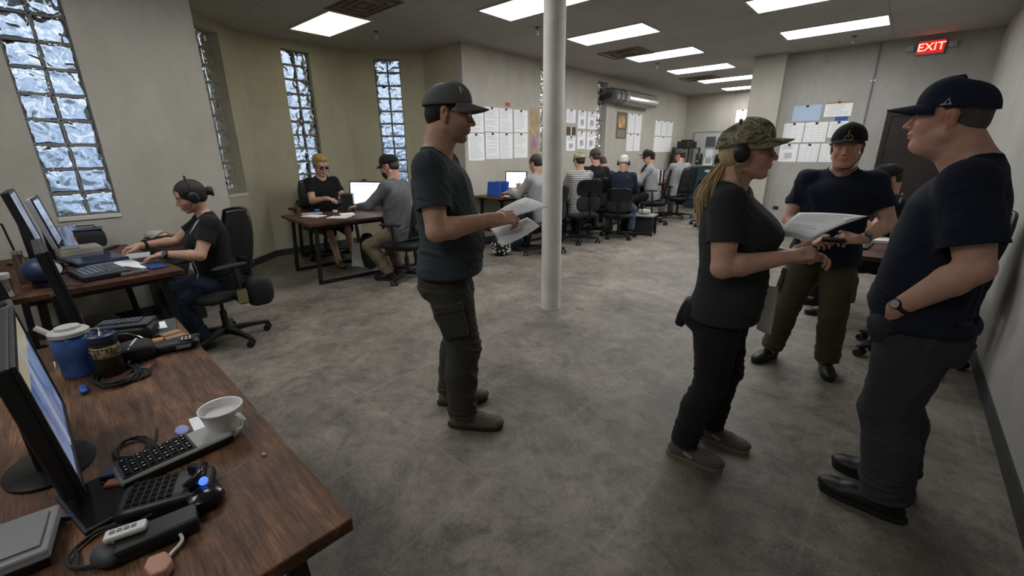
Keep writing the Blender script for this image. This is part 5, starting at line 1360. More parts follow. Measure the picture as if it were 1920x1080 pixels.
TPw = WL['TP']
MB().tube([TPw(-.02, .075, .545), TPw(.055, .090, .50), TPw(.145, .092, .40), TPw(.190, .070, .27), TPw(.175, .040, .08), TPw(.215, .04, .0)], [.006] * 6, 6).build('lanyard', mat('white_lanyard', (.55, .55, .60), .7), WL['root'], smooth=True)
k = soft_box(0, 0, 0, .055, .02, .09, 5); o = k.build('radio_pouch', M_BLACKR, WL['root'], smooth=True); o.location = (-.06, .285, .44); o.scale = (1.5, 1.6, 1.5)
MB().bx(-.024, .024, -.003, .003, -.036, .036).build('brass_buckle', mat('brass_frame', (.35, .30, .14), .4, .6), o, loc=(0.0, .0105, .0))
k = soft_box(0, 0, 0, .22, .14, .26, 3.2); o = k.build('hip_bag', M_BLACKR, WL['root'], smooth=True); o.location = (-.20, .20, .44)
# blond man behind the desk
def mop(F, E, A, hs, Mh): E((.035, 0, .105), (.065, .065, .030), .02); E((-.02, 0, .09), (.10, .085, .06), .02)
BL = seated('seated blond man in black T-shirt and dark glasses behind the wooden desk', (-6.50, 3.02), -4, 1.06, .655, C_BLK, C_BLKP, SK_B, lean=.14, h=.005, far=False, head_s=1.06,
    wrists=[(.46, -.13, .955), (.44, .16, .93)], hair=dict(m=M_HAIRY, t=.012, open=True, extra=mop, low=-.10, tex=1), head_pitch=.30, head_yaw=.10, hand_dir=[(1, .5, -.1), (1, -.3, -.1)], seed=61, feet=(.62, .13),
    pk=dict(hem=0.0, rad=(.104, .092, .07)), shoes=dict(m=M_SOLE_T, top=.045))
glasses(BL, dark=True)
MB().tube([BL['A'](-.01, .085, .0), BL['A'](.05, .09, -.02), BL['A'](.10, .06, -.055)], .003, 6).build('headset_microphone', M_BLACK, BL['root'], smooth=True)
# masked man with back to the camera
GM = seated('seated man in grey long-sleeved shirt, black cap and face mask, using the desk monitor', (-4.60, 3.12), 205, 1.07, .665, C_GREY, C_KHAKI, SK_C, lean=.20, h=.0055, far=False, sleeve=1.2,
    wrists=[(.52, -.16, .93), (.50, .17, .93)], elbow_pole=[(-.3, -1, -.7), (-.3, 1, -.7)], cap=dcap(C_CAPB, brim=.07), hair=dict(m=M_HAIRBR, t=.002), head_pitch=.30, head_yaw=.05, seed=71, feet=(.20, .16), belly=.02, wide=1.05)
A = GM['A']
F = Field(GM['hc'] - .2, GM['hc'] + .2, .005)
F.ell(A(.062, 0, -.062), np.array([.062, .060, .062]) * 1.05, GM['Mh'], .01); F.ell(A(.02, 0, -.02), np.array([.05, .09, .11]), GM['Mh'], .005, True)
link('face_mask', F.mesh('face_mask'), M_BLACKR, GM['root'])
k = MB()
for y in (-1, 1):
    k.tube([A(.06, y * .064, -.035), A(.02, y * .077, -.005), A(-.01, y * .085, .02)], .0018, 5); k.tube([A(.05, y * .062, -.085), A(.01, y * .075, -.05), A(-.012, y * .084, -.03)], .0018, 5)
k.build('mask_strap', M_BLACK, GM['root']); glasses(GM)
# the row along the poster wall
seated('dark-haired man in light grey shirt at the wall desk, partly behind the column', (-4.15, 5.38), 180, 1.06, .655, C_LGREY, C_DBLUE, SK_A, lean=.22, sleeve=1.2, hair=dict(m=M_HAIRD, t=.007, low=-.10), wrists=[(.55, -.12, .95), (.52, .20, .94)], head_pitch=.30, seed=81)
def _stripe(N, L_, b):
    tc = N.new('ShaderNodeTexCoord').outputs['Object']; w = N.new('ShaderNodeTexWave'); w.bands_direction = 'Z'; w.inputs['Scale'].default_value = 9; w.inputs['Distortion'].default_value = 1.2; L_.new(tc, w.inputs['Vector'])
    L_.new(_ramp(N, L_, w.outputs[0], [(.42, (.10, .10, .10)), (.5, (.42, .41, .38))]), b.inputs['Base Color']); b.inputs['Roughness'].default_value = .9
M_STRIPE = ramp_mat('grey_striped_cloth', _stripe)
seated('person in striped grey shirt and camouflage cap just right of the column', (-4.20, 6.57), 152, 1.06, .665, M_STRIPE, C_DBLUE, SK_C, lean=.16, cap=dcap(M_CAMO, brim=.06), hair=dict(m=M_HAIRD, t=.006), wrists=[(.45, -.14, .98), (.45, .16, .96)], seed=91)
seated('man in olive cap and black shirt with his back to the camera', (-4.44, 7.44), 137, 1.10, .690, C_BLK, C_BLUEJ, SK_C, lean=.12, cap=dcap(C_CAPO, brim=.055, height=.11), hair=dict(m=M_HAIRBR, t=.003), seed=101, head_yaw=.2, wide=1.06)
seated('person in blue shirt bending over the desk behind the white head cloth', (-4.75, 8.45), 150, 1.05, .62, C_BLUES, C_DBLUE, SK_C, lean=.40, hair=dict(m=M_HAIRBR, t=.004), seed=111, head_pitch=.6, wide=1.1)
nv = seated('person in navy shirt with white patterned head cloth, back to the camera', (-3.84, 7.38), 114, 1.04, .635, C_NAVY, C_BLUEJ, SK_D, lean=.20, hair=dict(m=M_BANDANA, t=.012, low=-.06), head_pitch=.35, seed=121, sleeve=1.2, feet=(.25, .2))
headphones(nv, top=.13, mic=-1)
seated('man in dark cap and pale grey shirt facing left at the paper-covered desk', (-4.07, 9.27), 196, 1.08, .680, C_LGREY, C_BLKP, SK_C, lean=.22, sleeve=1.2, cap=dcap(C_CAPB, brim=.07), hair=dict(m=M_HAIRD, t=.003), head_pitch=.25, wrists=[(.5, -.14, .98), (.42, .16, 1.12)], seed=131)
seated('man in dark wide cap and navy shirt, farthest at the paper-covered desk', (-4.62, 10.15), 205, 1.08, .700, C_NAVY, C_BLKP, SK_C, lean=.05, cap=dcap(C_CAPO, brim=.085), hair=dict(m=M_HAIRD, t=.003), head_pitch=.1, seed=141)
seated('broad man in grey T-shirt with his back to the camera beside the green cabinet', (-3.97, 10.52), 150, 1.10, .690, C_LGREY, C_LGREY, SK_C, lean=.12, sleeve=.8, cap=dcap(C_CAPO, brim=.05), hair=dict(m=M_HAIRBR, t=.003), head_pitch=.15, head_yaw=.5, seed=151, wide=1.12, belly=.02)
person('person in dark shirt standing behind the green cabinet', (-3.45, 13.35), R(250), dict(skin=SK_C, s=.90, h=.008, far=True, wrists=[(.30, -.14, 1.02), (.30, .14, 1.02)], ankles=[(0, -.1, .08), (0, .1, .08)], shirt=dict(m=C_BLK), pants=dict(m=C_BLKP), shoes=dict(m=M_SHOEK), hair=dict(m=M_HAIRD, t=.008), head_pitch=.3))
rt = seated('person in black cap with white mark, seated behind the standing men, holding a blue cup', (-.02, 5.30), 205, 1.0, .60, C_BLK, C_BLKP, SK_A, lean=.15, cap=dcap(C_CAPB), hair=dict(m=M_HAIRD, t=.004), wrists=[(.36, -.10, 1.02), (.36, .12, 1.03)], head_pitch=.45, seed=161, curl=[.8, .8], hand_up=[(0, -1, .2), (0, 1, .2)])
MB().box(tuple(rt['T'](.075, 0, .075)), (.03, .05, .02)).build('cap_mark', M_WMARK, rt['cap'])
# ================================================================ papers in hands
def frame_pt(info, p):
    a = info['root'].rotation_euler.z; l = info['root'].location
    return Vector((l.x + p[0] * math.cos(a) - p[1] * math.sin(a), l.y + p[0] * math.sin(a) + p[1] * math.cos(a), p[2]))
def held_sheet(info, A, B, C, D, label, name='paper_sheet', group=None, n=14, bend=.006, off=0.0, seed=1, cat='paper'):
    """A B C D corners in the holder's frame; A-B bottom edge"""
    P = [frame_pt(info, q) for q in (A, B, C, D)]; nn = (P[1] - P[0]).cross(P[3] - P[0]).normalized()
    if nn.z < 0: nn = -nn
    org = (P[0] + P[1] + P[2] + P[3]) / 4
    def S(u, v, h=0.0): return (P[0] * (1 - u) + P[1] * u) * (1 - v) + (P[3] * (1 - u) + P[2] * u) * v + nn * (bend * math.sin(math.pi * u) + .006 * math.sin(math.pi * v) + off + h) - org
    k = MB(); k.grid(lambda u, v: S(u, v), 15, 11); o = k.build(name, M_PAPER, smooth=True); solid(o, .0012, 0); o.location = org
    tag(o, label, cat, group); t = MB(); r = random.Random(seed)
    for i in range(n):
        v = 1 - (i + 1.4) / (n + 2)
        if r.random() < .12: continue
        u1 = r.uniform(.55, .88); V = []
        for j in range(9):
            u = .12 + (u1 - .12) * j / 8
            V += [S(u, v - .008, .0012), S(u, v + .008, .0012)]
        t.add(V, [(2 * j, 2 * j + 2, 2 * j + 3, 2 * j + 1) for j in range(8)])
    t.build('printing', M_INKL, o); return o
held_sheet(L, (.275, -.160, 1.217), (.540, -.140, 1.292), (.422, .060, 1.320), (.26, .055, 1.240), 'upper printed sheet in the hand of the man in slate T-shirt', seed=3)
held_sheet(L, (.302, -.200, 1.106), (.493, -.165, 1.200), (.43, -.01, 1.222), (.235, -.03, 1.165), 'lower drooping printed sheet in the hand of the man in slate T-shirt', seed=5, bend=-.01)
for i in range(4):
    dx = .018 * i; dz = .006 * i
    held_sheet(Wm, (.157 - .004 * i, .030, 1.192 + dz), (.257, -.100, 1.192 + dz), (.397 + dx * .9, .045 + .01 * i, 1.282 + dz - .003 * i), (.209, .165, 1.262 + dz), ['lowest sheet of the stack held by the woman in camouflage cap', 'second lowest sheet of the stack held by the woman in camouflage cap', 'second sheet from the top of the stack held by the woman in camouflage cap', 'top printed sheet of the stack held by the woman in camouflage cap'][i], group='sheets in the stack of the woman in camouflage cap', seed=20 + i, n=12)
o = held_sheet(Wm, (.125, .14, .70), (.19, .14, .68), (.185, .14, .93), (.12, .14, .93), 'white sheet hanging below the far side of the woman in camouflage cap', seed=40, n=1)
c = frame_pt(Md, (.315, .075, 1.025)); o = MB().box((0, 0, 0), (.035, .12, .022)).build('black_radio', M_BLACK, loc=c, bev=.005); o.rotation_euler = (0, .3, R(-80)); tag(o, 'small black handset held between the hands of the man in black cap', 'handset')
c = frame_pt(rt, (.42, .0, 1.10)); k = MB().lathe([(.026, 0), (.034, .09), (.035, .10), (.030, .10), (.024, .01)], (0, 0, 0), 20); o = k.build('plastic_cup', M_BLUE, loc=(c.x, c.y, c.z), smooth=True); tag(o, 'blue cup held by the seated person behind the standing men', 'cup')

# ================================================================ things on desks
def at(name, label, cat, x, y, z, rz=0, group=None): return thing(name, label, cat, (x, y, z), math.radians(rz), group)
def screen_mat(name, c1, c2, st): 
    def f(N, L_, b):
        tc = N.new('ShaderNodeTexCoord').outputs['Object']; v = _noise(N, L_, _map(N, L_, tc, (4, 1, 2.5)), 2.2, 4, .6, .4)
        c = _ramp(N, L_, v, [(.35, c1), (.6, c2)]); L_.new(c, b.inputs['Emission Color']); b.inputs['Emission Strength'].default_value = st
        b.inputs['Base Color'].default_value = (.02, .02, .025, 1); b.inputs['Roughness'].default_value = .15
    return ramp_mat(name, f)
SC_BLUE = screen_mat('blue_grey_screen_picture', (.045, .075, .17), (.16, .21, .34), .55)
SC_WHITE = screen_mat('bright_document_screen', (.70, .74, .84), (.86, .88, .94), .95)
SC_PALE = screen_mat('pale_glowing_screen', (.08, .11, .18), (.28, .34, .46), .5)  # dim pale pattern emitted by the screen itself
M_CREAM = mat('cream_screen_strip', (.3, .28, .2), .3, emit=((.55, .50, .36), .22))
def monitor(x, y, zdesk, rz, w, h, zb, lean, label, scr, stand=True, group=None, ui=None, back=M_BLACK):
    t = at('computer_monitor', label, 'monitor', x, y, zdesk, rz, group); z0 = zb - zdesk; a = math.radians(lean)
    Mx = Matrix.Rotation(a, 3, 'X')       # local -y is the back
    def P(px, py, pz): q = Mx @ Vector((px, py, pz)); return (q.x, q.y, q.z + z0)
    def B(mb, x0, x1, y0, y1, za, zb_):
        V = [P(i, j, k) for i in (x0, x1) for j in (y0, y1) for k in (za, zb_)]; mb.add(V, [(0, 1, 3, 2), (4, 6, 7, 5), (0, 4, 5, 1), (2, 3, 7, 6), (0, 2, 6, 4), (1, 5, 7, 3)])
    k = MB(); B(k, -w / 2, w / 2, -.035, -.004, 0, h); k.build('housing', back, t, bev=.006)
    k = MB(); B(k, -w / 2, w / 2, -.005, .004, 0, .022); B(k, -w / 2, w / 2, -.005, .004, h - .016, h); B(k, -w / 2, -w / 2 + .016, -.005, .004, .022, h - .016); B(k, w / 2 - .016, w / 2, -.005, .004, .022, h - .016); k.build('bezel', M_BLACK, t, bev=.002)
    k = MB(); B(k, -w / 2 + .016, w / 2 - .016, -.004, .0, .022, h - .016); s = k.build('screen', scr, t)
    for (x0, x1, a0, a1, m) in (ui or []):
        q = MB(); B(q, -w / 2 + w * x0, -w / 2 + w * x1, .0, .0012, h * a0, h * a1); q.build('screen_window', m, s)
    if stand:
        k = MB(); k.lathe([(.11, .001), (.11, .008), (.03, .016), (0, .016)], (0, -.05, 0), 28, 1.0, .8); k.build('stand_base', M_GLOSS, t, smooth=True)
        k = MB(); k.bx(-.03, .03, -.075, -.045, .012, z0 + h * .45); k.build('stand_neck', M_BLACK, t, bev=.004)
    return t
def keypad(t, x0, x1, y0, y1, z, nx, ny, m, name='keys', g=.25, hh=.003):
    k = MB(); dx = (x1 - x0) / nx; dy = (y1 - y0) / ny
    for i in range(nx):
        for j in range(ny): k.bx(x0 + dx * (i + g / 2), x0 + dx * (i + 1 - g / 2), y0 + dy * (j + g / 2), y0 + dy * (j + 1 - g / 2), z, z + hh)
    return k.build(name, m, t)
def rbox(name, label, cat, x, y, z, rz, sx, sy, sz, m, bev=.004, group=None):
    t = at(name, label, cat, x, y, z, rz, group); MB().bx(-sx / 2, sx / 2, -sy / 2, sy / 2, .0, sz).build('body', m, t, bev=bev); return t
def cable(name, label, pts, r=.003, m=None, cat='cable', group=None, sub=6):
    # smooth Catmull-Rom through points
    P = [Vector(p) for p in pts]; out = []
    for i in range(len(P) - 1):
        p0, p1, p2, p3 = P[max(i - 1, 0)], P[i], P[i + 1], P[min(i + 2, len(P) - 1)]
        for j in range(sub):
            t = j / sub; out.append(.5 * ((2 * p1) + (p2 - p0) * t + (2 * p0 - 5 * p1 + 4 * p2 - p3) * t * t + (3 * p1 - p0 - 3 * p2 + p3) * t ** 3))
    out.append(P[-1]); org = P[0]
    o = MB().tube([p - org for p in out], r, 6).build(name, m or M_BLACKR, smooth=True); o.location = org
    return tag(o, label, cat, group)
def coil(name, label, x, y, z, rx, ry, turns, tail, r=.0028, seed=1, m=None, rz=0):
    rr = random.Random(seed); pts = []
    for i in range(int(turns * 12)):
        a = 2 * math.pi * i / 12 + rz; k = 1 + .12 * math.sin(i * .7 + seed); pts.append((x + rx * math.cos(a) * k + rr.uniform(-.004, .004), y + ry * math.sin(a) * k + rr.uniform(-.004, .004), z + r + .0022 * (i / 12.) + .003 * abs(math.sin(i * .9))))
    for tpt in tail: pts.append(tpt)
    return cable(name, label, pts, r, m, sub=3)
ZD = .771
# ---- near desk
monitor(-1.535, -.060, .77, 0, .55, .335, .815, 5, 'large black monitor with blue-grey picture at the left edge of the near desk', SC_BLUE, ui=[(.05, .95, .76, .93, M_CREAM), (.52, .60, .05, .9, mat('lit_pale_strip', (.1, .1, .1), .3, emit=((.24, .28, .40), .5)))])
monitor(-2.66, .06, .77, 0, .44, .40, .80, 6, 'second black monitor seen edge-on, behind the blue jug', SC_PALE)
# white cup with two handles
t = at('cup', 'large white two-handled cup on the near desk', 'cup', -1.335, .240, ZD); t.scale = (.93, .93, .86)
MB().lathe([(0.0, .0), (.034, .0), (.037, .004), (.040, .02), (.053, .085), (.058, .104), (.060, .106), (.0595, .109), (.0555, .108), (.050, .085), (.036, .014), (0, .010)], n=40).build('bowl', mat('white_glazed_cup', (.72, .71, .68), .25), t, smooth=True)
for a in (200, 25):
    c, s = math.cos(R(a)), math.sin(R(a)); k = MB(); k.tube([(c * r, s * r, z) for r, z in ((.050, .088), (.070, .092), (.086, .076), (.080, .050), (.058, .034), (.041, .030))], .0062, 8); k.build('handle', MATS['white_glazed_cup'], t, smooth=True)
MB().cyl((0, 0, .078), (0, 0, .084), .0485, 32, .0500).build('drink', mat('milky_drink', (.62, .60, .55), .2), t)
o = MB().prism([(-.05, -.03), (.045, -.035), (.055, .02), (.01, .045), (-.045, .03)], 0, .003).build('napkin', M_PAPER, loc=(-1.455, .215, ZD)); tag(o, 'folded white napkin beside the white cup', 'napkin')
o = MB().prism([(-.02, -.014), (.03, -.010), (.026, .018), (-.018, .016)], 0, .002).build('blue_card', mat('blue_card_print', (.18, .30, .60), .6), loc=(-1.515, .245, ZD)); tag(o, 'small blue card poking out behind the white cup', 'card')
o = MB().lathe([(0, 0), (.026, 0), (.028, .003), (.024, .007), (0, .008)], n=20, sx=1.0, sy=.62).build('oval_lid', mat('lilac_plastic', (.28, .30, .62), .35), loc=(-1.455, .158, ZD), smooth=True); tag(o, 'lilac oval lid lying near the white cup', 'lid')
# grey handheld with a keypad
t = at('handheld_keypad', 'grey handheld device with black keypad on the near desk', 'handheld device', -1.325, .122, ZD, 93)
k = soft_box(0, 0, .016, .255, .105, .032, 7); k.build('body', mat('silver_grey_shell', (.36, .355, .33), .4), t, smooth=True)
MB().bx(-.118, .035, -.045, .045, .0305, .0335).build('keypad_plate', M_BLACK, t, bev=.003)
keypad(t, -.113, .030, -.041, .041, .0335, 9, 5, M_GLOSS, 'key_block', .22, .004)
k = MB()
for i in range(9):
    for j in range(5):
        if (i * 5 + j) % 3: k.bx(-.113 + .0159 * (i + .35), -.113 + .0159 * (i + .62), -.041 + .0164 * (j + .4), -.041 + .0164 * (j + .6), .0376, .0380)
k.build('key_legends', M_WHITEP, t)
MB().bx(-.12, .12, -.054, -.050, .006, .022).build('side_strip', M_BLACK, t, bev=.002)
# black desk phone
t = at('desk_phone', 'flat black phone with buttons and a blue lamp on the near desk', 'phone', -1.155, .070, ZD, 68)
soft_box(0, 0, .02, .185, .115, .040, 6).build('body', M_BLACK, t, smooth=True)
keypad(t, -.07, .02, -.045, .045, .0395, 6, 5, M_GLOSS, 'buttons', .3, .003)
MB().tube([(.045, -.04, .045), (.07, -.02, .052), (.07, .02, .052), (.045, .04, .045)], .013, 10).build('handset_cradle', M_GLOSS, t, smooth=True)
MB().ball((.078, -.030, .046), .010).build('blue_lamp', mat('lit_blue_lamp', (.05, .1, .6), .3, emit=((.08, .2, 1.0), .8)), t, smooth=True)
t = at('earphone_case', 'round glossy black case beside the black phone', 'case', -1.075, .125, ZD); MB().lathe([(0, 0), (.032, 0), (.038, .012), (.034, .028), (.018, .036), (0, .037)], n=24).build('shell', M_GLOSS, t, smooth=True)
t = rbox('power_adapter', 'black power brick below the black phone', 'adapter', -1.035, .03, ZD, 80, .14, .062, .036, M_BLACK, .008)
t = at('small_remote', 'small white remote lying on the black power brick', 'remote', -1.055, -.015, ZD + .037, 72); MB().bx(-.034, .034, -.014, .014, 0, .014).build('body', M_WHITEP, t, bev=.005); keypad(t, -.026, .02, -.006, .006, .014, 4, 1, M_GREYP, 'buttons', .3, .002)
k = MB().prism([(-.030, -.012), (-.008, -.022), (.024, -.016), (.032, .006), (.014, .020), (-.022, .016)], 0, .022); o = k.build('peach_block', mat('peach_rubber', (.52, .27, .19), .6, noise=.1), loc=(-.945, .014, ZD), bev=.005); tag(o, 'peach-coloured rubber block at the bottom edge of the near desk', 'block')
cable('white_cable', 'white cable looping from the power brick to the peach block', [(-1.06, -.005, ZD + .02), (-1.03, .045, ZD + .03), (-.99, .060, ZD + .010), (-.965, .035, ZD + .008), (-.945, .018, ZD + .012)], .0035, M_WHITEP)
t = at('pink_eraser', 'pink and yellow eraser lying against the keypad device', 'eraser', -1.300, .002, ZD, 60); MB().bx(-.030, .030, -.013, .013, 0, .018).build('body', mat('salmon_rubber', (.50, .17, .12), .7), t, bev=.003); MB().bx(-.030, .030, -.022, -.013, 0, .010).build('yellow_side', mat('mustard_rubber', (.36, .28, .07), .7), t, bev=.002)
rbox('black_box', 'small dark box behind the pink eraser', 'box', -1.355, .0, ZD, 60, .05, .045, .02, M_NAVYP)
t = at('clear_box', 'clear plastic card box in the bottom left corner of the near desk', 'box', -1.20, -.165, ZD, 80)
M_CLR = mat('cloudy_clear_plastic', (.50, .50, .52), .25, alpha=.55)
MB().bx(-.055, .055, -.075, .075, .022, .045).build('lid', M_CLR, t, bev=.006); MB().bx(-.05, .05, -.07, .07, .0, .021).build('tray', M_BLACK, t, bev=.004); MB().bx(-.042, .042, -.06, .05, .0455, .050).build('card_stack', M_GREYP, t)
t = at('ballpoint_pen', 'blue ballpoint pen beside the clear box', 'pen', -1.25, -.085, ZD, 50); MB().cyl((-.05, 0, .006), (.05, 0, .006), .0045, 8).build('barrel', M_BLUE, t, smooth=True); MB().cyl((.05, 0, .006), (.062, 0, .006), .0035, 8, .001).build('tip', M_CHROME, t)
t = at('black_tablet', 'thin black tablet lying under the large monitor', 'tablet', -1.27, -.05, ZD, 10); MB().bx(-.10, .10, -.045, .06, 0, .010).build('body', M_BLACK, t, bev=.004); MB().bx(-.09, .09, -.038, .053, .010, .011).build('glass', M_GLOSS, t)
t = at('plug', 'dark grey plug at the bottom edge of the near desk', 'plug', -1.045, -.052, ZD, 20); MB().ball((0, 0, .018), (.034, .022, .018), 16, 10).build('body', M_GREYP if False else mat('charcoal_rubber', (.05, .052, .056), .6), t, smooth=True)
coil('black_cable', 'coiled black cable behind the grey keypad device', -1.455, .045, ZD, .055, .035, 3.2, [(-1.40, .08, ZD + .004), (-1.52, .11, ZD + .004)], seed=2)
coil('black_cable', 'loop of black cable beside the dark grey plug', -1.10, -.055, ZD, .055, .045, 2.1, [(-1.14, .0, ZD + .01), (-1.18, .03, ZD + .006)], seed=5, r=.0034)
cable('black_cable', 'black cable running from the tablet past the black phone', [(-1.33, -.03, ZD + .012), (-1.24, .02, ZD + .006), (-1.20, -.01, ZD + .005), (-1.12, -.02, ZD + .01), (-1.09, .03, ZD + .03)], .003)
# jug, thermos, tangle
t = at('water_jug', 'blue translucent jug with white lid on the near desk', 'jug', -2.175, .002, ZD)
M_JUG = mat('blue_translucent_plastic', (.05, .12, .34), .18, noise=.3, nscale=20, alpha=.93)
MB().lathe([(0, 0), (.050, 0), (.054, .01), (.050, .05), (.058, .075), (.060, .12), (.052, .150), (.040, .160)], n=32).build('body', M_JUG, t, smooth=True)
MB().lathe([(.040, .155), (.056, .158), (.057, .172), (.050, .178), (.038, .181), (.034, .190), (.022, .192), (0, .193)], n=32).build('lid', mat('off_white_lid', (.52, .51, .48), .45), t, smooth=True)
MB().tube([(.0, .052, .14), (.0, .092, .13), (.0, .096, .07), (.0, .055, .05)], .009, 8).build('handle', M_JUG, t, smooth=True)
MB().bx(-.03, .03, -.062, -.058, .03, .06).build('label', M_WHITEP, t)
t = at('thermos', 'dark thermos with a tan label beside the blue jug', 'thermos', -2.085, .078, ZD)
MB().lathe([(0, 0), (.038, 0), (.040, .005), (.040, .125), (.036, .135), (.036, .150), (.0, .152)], n=28).build('body', mat('dark_brown_steel', (.022, .016, .014), .3), t, smooth=True)
MB().lathe([(.0405, .075), (.0415, .076), (.0415, .116), (.0405, .117)], n=28).build('label_band', mat('tan_printed_label', (.40, .31, .17), .7), t, smooth=True)
k = MB(); r_ = random.Random(6)
for row in range(5):
    for q in range(22):
        if r_.random() < .7:
            a = 2 * math.pi * q / 22; z = .082 + row * .007; k.box((.0422 * math.cos(a), .0422 * math.sin(a), z), (.0012, .008, .0032), Matrix.Rotation(a, 3, 'Z'))
k.build('label_print', M_BLACK, t)
MB().lathe([(.037, .135), (.042, .137), (.042, .158), (.034, .162), (.026, .152), (0, .150)], n=28).build('cap', M_NAVYP, t, smooth=True)
MB().tube([(-.035, 0, .15), (-.03, .0, .175), (.0, .0, .182), (.03, .0, .175), (.035, 0, .15)], .003, 6).build('wire_loop', M_CHROME, t, smooth=True)
t = at('wire_handle', 'bent chrome wire handle between jug and thermos', 'wire', -2.11, .045, ZD + .10); MB().tube([(-.04, 0, 0), (-.03, .02, .04), (0, .03, .06), (.035, .02, .035), (.03, -.01, .0)], .0035, 6).build('loop', M_CHROME, t, smooth=True)
coil('black_cable', 'thick tangle of black cables below the blue jug', -2.03, .085, ZD, .095, .060, 4.3, [(-1.95, .15, ZD + .006), (-1.93, .06, ZD + .006)], seed=9, r=.0036)
coil('black_cable', 'thin loop of black cable lying right of the thermos', -1.99, .135, ZD, .05, .035, 2.2, [(-2.05, .20, ZD + .006)], seed=12, r=.0026)
o = soft_box(0, 0, .010, .07, .022, .018, 3).build('blue_clip', M_BLUE, loc=(-1.985, -.01, ZD), smooth=True); tag(o, 'small bright blue clip at the foot of the jug', 'clip')
t = at('camera_bag', 'small black case with a white strap beside the thermos', 'case', -2.17, .165, ZD, 85); soft_box(0, 0, .035, .12, .13, .07, 4).build('body', M_BLACKR, t, smooth=True); MB().tube([(-.03, -.062, .01), (-.02, -.05, .062), (.0, .0, .073), (.01, .05, .066)], .004, 6).build('strap', M_WHITEP, t, smooth=True)
t = at('barcode_reader', 'flat black handset with white marks in front of the notebook', 'handset', -2.165, .275, ZD, 75); soft_box(0, 0, .020, .20, .085, .040, 4).build('body', M_BLACK, t, smooth=True); MB().bx(.03, .08, -.030, .03, .039, .0405).build('display', M_GLOSS, t); keypad(t, .035, .075, -.02, .02, .0405, 3, 2, M_WHITEP, 'marks', .5, .001); MB().bx(.02, .07, -.0445, -.042, .012, .026).build('side_label', M_GREYP, t)
t = at('phone_base', 'black phone with large buttons at the far left of the near desk', 'phone', -2.455, .175, ZD, 62); soft_box(0, 0, .035, .22, .13, .07, 5).build('base', M_BLACK, t, smooth=True); MB().bx(-.10, .10, -.055, .055, .068, .078).build('top_plate', mat('dark_grey_shell', (.045, .047, .05), .4), t, bev=.008); keypad(t, -.09, .06, -.02, .045, .078, 9, 3, M_GLOSS, 'buttons', .25, .005)
cable('silver_cable', 'thin silver cable in front of the black phone with large buttons', [(-2.40, .12, ZD + .05), (-2.33, .17, ZD + .06), (-2.30, .21, ZD + .03), (-2.28, .20, ZD + .004)], .0025, M_CHROME)
t = at('notebook', 'dark notebook near the far corner of the near desk', 'notebook', -2.48, .300, ZD, 80); MB().bx(-.055, .055, -.11, .11, 0, .010).build('cover', mat('dark_slate_cover', (.05, .055, .055), .6), t, bev=.002)
o = MB().bx(-.035, .035, -.055, .055, 0, .002).build('note_slip', M_PAPER, loc=(-2.50, .285, ZD + .011)); o.rotation_euler = (0, 0, R(85)); tag(o, 'white slip lying on the dark notebook', 'paper')
t = at('wallet', 'tan leather wallet in front of the notebook', 'wallet', -2.33, .310, ZD, 95); MB().bx(-.035, .04, -.055, .055, 0, .012).build('leather', mat('tan_leather', (.30, .17, .08), .6, noise=.3, nscale=30), t, bev=.004); MB().bx(-.035, .04, -.012, -.006, .012, .0135).build('seam', M_BLACK, t)
for i, (dx, dy, m) in enumerate(((0, 0, MATS['tan_leather']), (-.03, -.05, mat('orange_packet_print', (.55, .24, .06), .5)), (.01, -.075, mat('peach_packet_print', (.60, .33, .2), .5)))):
    if i: rbox('small_packet', ['', 'orange packet left of the wallet', 'peach packet left of the wallet, next to the flat handset'][i], 'packet', -2.29 + dx, .305 + dy, ZD, 70, .045, .035, .010, m, .002)
o = soft_box(0, 0, .011, .03, .10, .022, 3).build('spectacle_case', M_BLACK, loc=(-2.22, .345, ZD), smooth=True); o.rotation_euler = (0, 0, .3); tag(o, 'slim dark case beside the wallet', 'case')
t = at('crumb', 'small brown chip on the near desk', 'chip', -1.155, .278, ZD); MB().ball((0, 0, .003), (.009, .005, .003), 10, 5).build('flake', M_TAN, t, smooth=True)
o = cable('scratch', 'pale scratch on the near desktop', [(-1.165, .115, ZD - .0005), (-1.145, .155, ZD - .0004), (-1.150, .20, ZD - .0005), (-1.165, .235, ZD - .0004)], .0012, mat('pale_scratched_wood', (.42, .36, .30), .7), cat='scratch')
cup_b = at('tool_holder', 'white spout and tool behind the blue jug', 'tool', -2.36, -.02, ZD); MB().tube([(0, 0, 0), (0, 0, .06), (-.01, -.03, .12), (-.03, -.06, .15)], .011, 8).build('spout', M_WHITEP, cup_b, smooth=True); MB().tube([(.0, .0, .06), (.02, .04, .09)], .014, 8).build('grip', M_BLUE, cup_b, smooth=True)
# ---- second desk (woman with headphones)
ZE = .771
monitor(-4.25, .02, .77, -3, .48, .38, .97, 8, 'black monitor at the left end of the woman\'s desk', SC_PALE)
monitor(-4.62, .12, .77, -6, .40, .36, .92, 9, 'pale-lit second monitor in front of the glass block window', SC_PALE, back=M_LGREY)
monitor(-3.62, -.23, .77, 20, .40, .34, .83, 8, 'black monitor cut by the left edge at the near end of the woman\'s desk', SC_PALE)
t = at('equipment_case', 'black carrying case with blue rim under the window', 'case', -5.28, .28, ZE, 86); soft_box(0, 0, .085, .30, .18, .17, 6).build('body', M_BLACKR, t, smooth=True); MB().bx(-.14, .14, -.08, .08, .165, .178).build('lid', M_NAVYP, t, bev=.01); MB().bx(-.10, -.04, -.096, -.089, .08, .12).build('badge', M_RED, t); MB().tube([(-.10, 0, .175), (-.09, 0, .20), (.09, 0, .20), (.10, 0, .175)], .007, 6).build('handle', M_BLACK, t, smooth=True)
